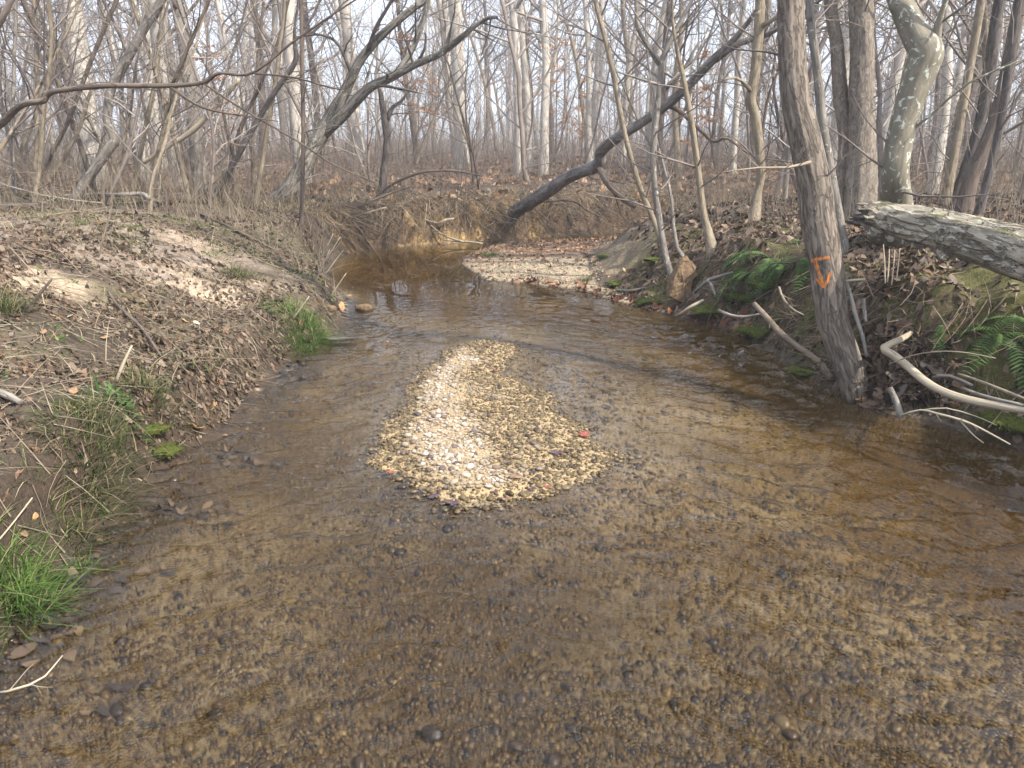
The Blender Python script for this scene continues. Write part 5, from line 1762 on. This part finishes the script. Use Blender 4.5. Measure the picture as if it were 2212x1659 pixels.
# ------------------------------------------------------------------ single leaves
def big_leaf(name, label, c, size, mat, shape, seed, tilt=(.1, .1), group=None, nrm=None):
    gg = np.random.default_rng(seed)
    n = 40
    a = np.linspace(0, 2 * math.pi, n, endpoint=False)
    if shape == 'oval':
        rr = np.sqrt(1 / ((np.cos(a)) ** 2 + (np.sin(a) / .52) ** 2)) * (1 + .03 * gg.normal(size=n)) * (1 + .12 * np.maximum(np.cos(a), 0) ** 8)
    elif shape == 'oak':
        rr = np.sqrt(1 / ((np.cos(a)) ** 2 + (np.sin(a) / .6) ** 2)) * (.80 + .24 * np.cos(a * 8 + .6)) * (1 + .04 * gg.normal(size=n))
    else:
        rr = (.62 + .42 * np.abs(np.cos(a * 2.5)) ** 1.6 * (1 - .25 * (np.cos(a) < -.6))) * (1 + .05 * gg.normal(size=n))
    rows = []
    ph = gg.uniform(0, 6)
    for s_ in (.0, .33, .66, 1.0):
        x, y = np.cos(a) * rr * s_, np.sin(a) * rr * s_
        z = .20 * gg.uniform(.5, 1.3) * (x ** 2 * .6 + y ** 2 * 1.6) + .10 * np.sin(x * 3 + ph) + .06 * s_ * np.sin(a * 3 + ph) - .04
        rows.append(np.stack([x, y, z], -1))
    V = np.vstack([rows[0][:1]] + rows[1:]) * size
    F3 = [[0, 1 + i, 1 + (i + 1) % n] for i in range(n)]
    F4 = []
    for k in range(2):
        o0, o1 = 1 + k * n, 1 + (k + 1) * n
        F4 += [[o0 + i, o1 + i, o1 + (i + 1) % n, o0 + (i + 1) % n] for i in range(n)]
    o = obj(name, mesh_from(name, V, [np.array(F3), np.array(F4)]), mat)
    mdf = o.modifiers.new('thick', 'SOLIDIFY')
    mdf.thickness = .0012
    o.location = c
    if nrm is not None:
        tilt = (tilt[0] + math.atan(nrm[1]), tilt[1] - math.atan(nrm[0]))
    o.rotation_euler = (tilt[0], tilt[1], gg.uniform(0, 6.28))
    return tag(o, label, 'leaf', group)


def flat_leaf(name, cols, rough=.75):
    m = NT(name)
    nn = m.noise(m.n('TexCoord').outputs['Object'], 35, 5, .65)
    return m.done(m.ramp(nn, [(.3, cols[0]), (.7, cols[1])]), rough, .3)


LF_TAN = flat_leaf('leaf_tan', ((.30, .16, .07), (.52, .32, .16)))
LF_ORG = flat_leaf('leaf_orange', ((.19, .10, .05), (.33, .20, .11)))
LF_RED = flat_leaf('leaf_red', ((.13, .035, .03), (.30, .085, .06)), .5)
LF_PUR = flat_leaf('leaf_purple', ((.035, .022, .032), (.10, .06, .075)), .45)
LF_BRN = flat_leaf('leaf_brown', ((.10, .06, .04), (.25, .15, .09)))
LF_PALE = flat_leaf('leaf_pale', ((.45, .34, .22), (.66, .54, .40)))
for k, (nm, px, py, sz, mat, sh, lab) in enumerate((
        ('fallen_leaf', 159, 852, 17, LF_ORG, 'oval', 'large orange-tan oval leaf on the near left bank'),
        ('fallen_leaf', 162, 888, 15, LF_TAN, 'oak', 'curled tan leaf just below the large orange oval leaf'),
        ('fallen_leaf', 420, 930, 20, LF_TAN, 'maple', 'broad tan lobed leaf on the mud at the left waterline'),
        ('fallen_leaf', 462, 886, 17, LF_TAN, 'oak', 'brown leaf above the broad lobed leaf at the left waterline'),
        ('fallen_leaf', 472, 912, 14, LF_BRN, 'oak', 'dark brown leaf touching the water beside the broad lobed leaf'),
        ('fallen_leaf', 243, 995, 13, LF_TAN, 'oval', 'narrow tan leaf on the grassy lip of the near left bank'),
        ('fallen_leaf', 77, 1129, 15, LF_TAN, 'oval', 'round beige leaf near the bottom left grass'),
        ('fallen_leaf', 12, 1084, 19, LF_BRN, 'oak', 'brown leaf cut by the left picture edge'),
        ('fallen_leaf', 52, 1160, 13, LF_BRN, 'oval', 'small brown leaf under the beige leaf at the lower left'),
        ('fallen_leaf', 40, 1035, 17, LF_BRN, 'oak', 'reddish brown leaf in the heap at the left edge'),
        ('fallen_leaf', 152, 690, 12, LF_PALE, 'oval', 'nearly white curled leaf in the leafy hollow of the left bank'),
        ('fallen_leaf', 122, 692, 12, LF_TAN, 'oval', 'tan leaf left of the nearly white leaf'),
        ('fallen_leaf', 172, 698, 11, LF_PALE, 'oval', 'pale leaf right of the nearly white leaf'),
        ('fallen_leaf', 95, 725, 13, LF_ORG, 'oval', 'orange-brown leaf in the leafy hollow near the stake'),
        ('fallen_leaf', 228, 735, 12, LF_ORG, 'oval', 'orange leaf at the top of the forked dark stick'),
        ('fallen_leaf', 468, 713, 11, LF_ORG, 'oval', 'orange leaf on the mud slope above the muddy foot'),
        ('fallen_leaf', 400, 698, 10, LF_TAN, 'oak', 'tan leaf on the middle of the left slope'),
        ('fallen_leaf', 425, 702, 8, LF_PALE, 'oval', 'whitish narrow leaf right of the tan slope leaf'),
        ('fallen_leaf', 555, 835, 9, LF_ORG, 'oak', 'orange leaf at the muddy waterline of the left bank'),
        ('fallen_leaf', 752, 640, 12, LF_ORG, 'oak', 'upright orange leaf on the tip of the bulge'),
        ('fallen_leaf', 738, 668, 12, LF_TAN, 'oval', 'tan leaf at the tip of the bulge beside the clod'),
        ('fallen_leaf', 838, 742, 9, LF_BRN, 'maple', 'brown leaf floating alone left of the gravel bar'),
        ('fallen_leaf', 1263, 942, 13, LF_RED, 'maple', 'pinkish red maple leaf on the right edge of the gravel bar'),
        ('fallen_leaf', 1203, 982, 14, LF_PUR, 'maple', 'dark purple maple leaf on the right part of the gravel bar'),
        ('fallen_leaf', 844, 1024, 11, LF_RED, 'oval', 'red leaf on the left corner of the gravel bar'),
        ('fallen_leaf', 1114, 1037, 15, LF_BRN, 'oval', 'curled brown leaf on the front of the gravel bar'),
        ('fallen_leaf', 1177, 1057, 14, LF_RED, 'oak', 'red-brown leaf at the front right edge of the gravel bar'),
        ('fallen_leaf', 1150, 1060, 11, LF_PUR, 'oval', 'dark wet leaf left of the red-brown leaf on the gravel bar'),
        ('fallen_leaf', 1064, 1066, 12, LF_PUR, 'oval', 'dark wet leaf at the front middle of the gravel bar'),
        ('fallen_leaf', 978, 1090, 15, LF_PUR, 'maple', 'purple black leaf at the foremost tip of the gravel bar'),
        ('fallen_leaf', 938, 1076, 14, LF_PUR, 'oak', 'dark leaf at the front left edge of the gravel bar'),
        ('fallen_leaf', 1092, 1082, 11, LF_BRN, 'oval', 'brown leaf half under water before the gravel bar'),
        ('fallen_leaf', 960, 905, 8, LF_BRN, 'oval', 'small brown leaf on the dry pale middle of the gravel bar'),
        ('fallen_leaf', 1070, 803, 8, LF_RED, 'oval', 'small reddish leaf at the wet head of the gravel bar'),
        ('fallen_leaf', 2062, 795, 18, LF_ORG, 'oak', 'orange brown lobed leaf on the slope above the elbow limb'),
        ('fallen_leaf', 2062, 884, 16, LF_ORG, 'oak', 'orange leaf by the bleached forked twig'),
        ('fallen_leaf', 1866, 868, 17, LF_TAN, 'maple', 'pale tan leaf hanging at the foot of the marked tree'),
        ('fallen_leaf', 1910, 870, 16, LF_BRN, 'oak', 'brown leaf in the heap beside the pale tan leaf'),
        ('fallen_leaf', 1920, 812, 12, LF_PALE, 'oval', 'pale narrow leaf in the twig heap under the elbow limb'),
        ('fallen_leaf', 1892, 612, 13, LF_TAN, 'oak', 'tan oak leaf in the clump right of the orange mark'),
        ('fallen_leaf', 1930, 598, 13, LF_ORG, 'oval', 'orange-tan leaf under the bleached stalks'),
        ('fallen_leaf', 1548, 690, 12, LF_ORG, 'oval', 'orange leaf on the mud at the foot of the right bank'),
        ('fallen_leaf', 1790, 478, 16, LF_ORG, 'oval', 'orange leaf on the bank top right behind the marked trunk'))):
    h_ = hit(px, py)
    wet_ = h_[2] < .02
    if wet_:
        h_ = on_z(px, py, .012)
    s_ = wid(sz, h_)
    sl = slope(h_[:1], h_[1:2])[0] if not wet_ else np.zeros(2)
    sl = np.clip(sl, -.8, .8)
    gg = np.random.default_rng(k)
    big_leaf(nm, lab, h_ + np.array([0, -.0, .012 + .25 * s_ * (not wet_)]), s_, mat, sh, 400 + k, (gg.normal(.1, .2), gg.normal(0, .2)) if not wet_ else (gg.normal(0, .06), gg.normal(0, .06)), nrm=sl)

# ------------------------------------------------------------------ grass tufts
for k, (px, py, n, L, sp, mat, lab) in enumerate((
        (655, 700, 1100, .13, .20, L_BRIGHT, 'bright green grass tuft hanging over the waterline of the left bank'),
        (640, 745, 500, .09, .12, L_BRIGHT, 'bright grass fringe dipping into the water below the hanging tuft'),
        (695, 735, 260, .07, .07, L_BRIGHT, 'small bright grass tuft beside the blackened stick'),
        (40, 1305, 500, .11, .10, L_BRIGHT, 'lush grass tuft in the bottom left at the water'),
        (20, 1230, 420, .12, .10, L_BRIGHT, 'lush grass tuft above the bottom left tuft'),
        (168, 1224, 90, .06, .05, L_BRIGHT, 'small grass tuft growing out of the shallow water at lower left'),
        (188, 978, 460, .12, .11, L_GRASS, 'yellow-green grass tuft on the near left lip'),
        (215, 915, 340, .12, .09, L_GRASS, 'dark green grass tuft below the large orange leaf'),
        (320, 845, 380, .11, .10, L_GRASS, 'green grass tuft near the pale slanted stick'),
        (5, 672, 300, .16, .10, L_GRASS, 'green tuft cut by the left edge beside the stake'),
        (250, 865, 300, .04, .09, L_FERN, 'patch of dark ivy-like leaves on the near left bank'),
        (1058, 552, 300, .08, .16, L_BRIGHT, 'pale green grass tuft at the tip of the point bar'),
        (1265, 606, 160, .09, .07, L_GRASS, 'small grass tuft at the muddy corner of the point bar'),
        (520, 600, 340, .14, .14, L_GRASS, 'grass tuft below the long thin fallen branch'),
        (130, 1120, 300, .09, .09, L_GRASS, 'grass tuft under the beige leaf at lower left'),
        (185, 1060, 260, .09, .08, L_GRASS, 'grass tuft on the lip above the brown shallows'))):
    h_ = hit(px, py)
    gg = np.random.default_rng(600 + k)
    off = np.clip(gg.normal(0, sp * .5, (n, 2)), -sp * 1.3, sp * 1.3)
    z = terrain(h_[0] + off[:, 0], h_[1] + off[:, 1])
    P = np.stack([off[:, 0], off[:, 1], np.maximum(z, -.02) - h_[2] - .01], -1)
    D = np.stack([off[:, 0] / sp * .7 + gg.normal(0, .35, n), off[:, 1] / sp * .7 + gg.normal(0, .35, n), np.ones(n)], -1)
    wdt = .005 if 'ivy' not in lab else .022
    o = obj('grass_tuft' if 'ivy' not in lab else 'ivy_patch', blades('grass_tuft', P, D, L * np.exp(gg.normal(0, .35, n)), np.full(n, wdt), gg.uniform(.2, 1.3, n), gg), mat)
    o.location = h_
    tag(o, lab, 'grass' if 'ivy' not in lab else 'plant')
    if 'ivy' in lab:
        kind(o, 'stuff')

# ------------------------------------------------------------------ ferns
def frond_mesh(gg, L, arch):
    n = 22
    t = np.linspace(0, 1, n)
    C = np.stack([t * L * .9, 0 * t, L * (arch * t - (arch + .35) * t ** 2)], -1)
    V, Fq = [], []
    for k in range(1, n):
        w = L * .17 * math.sin(math.pi * (.12 + .88 * (1 - t[k])) ** .8) * (1 if k > 1 else .5)
        for s_ in (-1, 1):
            b = C[k]
            e = b + np.array([w * .28, s_ * w, -abs(w) * .25 + gg.normal(0, .004)])
            hw = L * .017
            V += [b - [hw, 0, 0], b + [hw, 0, 0], (b + e) / 2 + [hw * 1.0, 0, .003], e, (b + e) / 2 - [hw * .9, 0, -.003]]
            i = len(V) - 5
            Fq += [[i, i + 1, i + 2, i + 4], [i + 4, i + 2, i + 3, i + 3]]
    V = np.array(V)
    Fq = np.array(Fq)
    quads = Fq[0::2]
    tris = Fq[1::2][:, :3]
    nv = len(V)
    rc = []
    for s_ in (-1, 1):
        rc.append(C + np.array([0, s_ * .003, 0]))
    V = np.vstack([V] + rc)
    rq = np.array([[nv + i, nv + i + 1, nv + n + i + 1, nv + n + i] for i in range(n - 1)])
    return mesh_from('frond', V, [quads, rq, tris], True)


gg = np.random.default_rng(808)
FR = [frond_mesh(gg, 1.0, .35 + .12 * k) for k in range(5)]
for f_ in FR:
    f_.materials.append(L_FERN)
for k, (px, py, n, L, lab) in enumerate((
        (1625, 590, 10, .38, 'fern hanging from the right bank lip, leftmost of the row'),
        (1665, 560, 10, .40, 'broad fern in the middle of the right bank lip'),
        (1700, 575, 9, .34, 'fern with drooping fronds next to the marked trunk on its left'),
        (1738, 560, 8, .34, 'bright yellow-green fern touching the orange-marked trunk'),
        (1730, 525, 7, .32, 'pale fern on the bank top left of the marked trunk'),
        (1600, 545, 6, .22, 'small fern on the bank top behind the row'),
        (1745, 760, 5, .18, 'small dark fern low on the bank behind the marked trunk'),
        (2165, 725, 9, .33, 'large fern hanging down the bank at the right edge'),
        (2205, 690, 8, .28, 'fern at the right edge above the large hanging fern'),
        (2035, 705, 5, .18, 'small upright fern right of the elbow limb tip'),
        (1690, 690, 5, .16, 'tiny fern in the shade above the slanting root'))):
    h_ = hit(px, py)
    root = thing('fern', lab, 'fern', h_, 'ferns on the right bank')
    a0 = gg.uniform(0, 6)
    for j in range(n):
        o = bpy.data.objects.new('frond', FR[gg.integers(5)])
        COL.objects.link(o)
        o.parent = root
        s_ = L * gg.uniform(.7, 1.2)
        o.scale = (s_, s_, s_)
        az = math.pi + .4 + gg.uniform(-1.7, 1.7) if j < n * .75 else gg.uniform(0, 6.28)
        o.rotation_euler = (gg.normal(0, .25), gg.uniform(-.15, .55), az)

# ------------------------------------------------------------------ young beeches that kept their orange leaves
m_or = leaf_mat('beech_leaves', [(0, (.34, .15, .055)), (.5, (.50, .25, .10)), (1, (.58, .36, .18))], .35)
for k, (px, Y_, H, lab) in enumerate(((1200, 24, 4.2, 'young beech with orange leaves right of the bright trunk trio'), (880, 26, 4.5, 'young beech with orange leaves behind the dark snag'), (940, 30, 4.0, 'young beech with faint orange leaves behind the far pool'),
                                      (1255, 30, 4.2, 'low orange-leaved beech behind the leaning dark tree'), (485, 17, 3.2, 'orange-leaved beech sprig between left saplings'), (1480, 22, 3.4, 'pale orange beech behind the forked sapling'))):
    p = at(px, 380, Y_)
    gg = np.random.default_rng(700 + k)
    b = np.array([p[0], Y_, Hz(p[0], Y_) - .05])
    root = thing('young_beech', lab, 'tree', b, 'young beeches with orange leaves')
    tp = b + np.array([gg.normal(0, .2), 0, H])
    obj('trunk', Tubes().tube(np.array([b, (b + tp) / 2 + gg.normal(0, .08, 3), tp]), [.03, .02, .006], 5).mesh('trunk'), B_GREY, root)
    C = Tubes()
    LP = []
    for j in range(16):
        t = .2 + .75 * gg.random()
        q = b + (tp - b) * t
        az = gg.uniform(0, 6.28)
        e = q + np.array([math.cos(az), math.sin(az), .18]) * gg.uniform(.5, 1.4) * (1.15 - t)
        C.tube(np.array([q, (q + e) / 2 + [0, 0, .03], e]), [.008, .006, .002], 3)
        for i in range(26):
            LP.append(q + (e - q) * gg.uniform(.2, 1.05) + gg.normal(0, 1, 3) * np.array([.1, .1, .03]))
    LP = np.array(LP)
    obj('crown', C.mesh('crown'), B_TWIG, root)
    obj('leaves', leaves('leaves', LP, .035 * np.exp(gg.normal(0, .25, len(LP))), gg, .5), m_or, root)

# ------------------------------------------------------------------ the air
x0, x1, y0, y1, z0, z1 = -175, 175, -60, 215, -3, 34
V = np.array([(x, y, z) for z in (z0, z1) for y in (y0, y1) for x in (x0, x1)], float)
Fh = np.array([[0, 2, 3, 1], [4, 5, 7, 6], [0, 1, 5, 4], [2, 6, 7, 3], [0, 4, 6, 2], [1, 3, 7, 5]])
m = NT('haze_air')
pv = m.n('VolumePrincipled')
pv.inputs['Color'].default_value = (.95, .97, 1.0, 1)
pv.inputs['Density'].default_value = .0034
pv.inputs['Anisotropy'].default_value = .35
m.t.links.new(pv.outputs[0], m.out.inputs['Volume'])
m.t.nodes.remove(m.p)
kind(obj('haze', mesh_from('haze', V, [Fh], False), m.m), 'stuff')
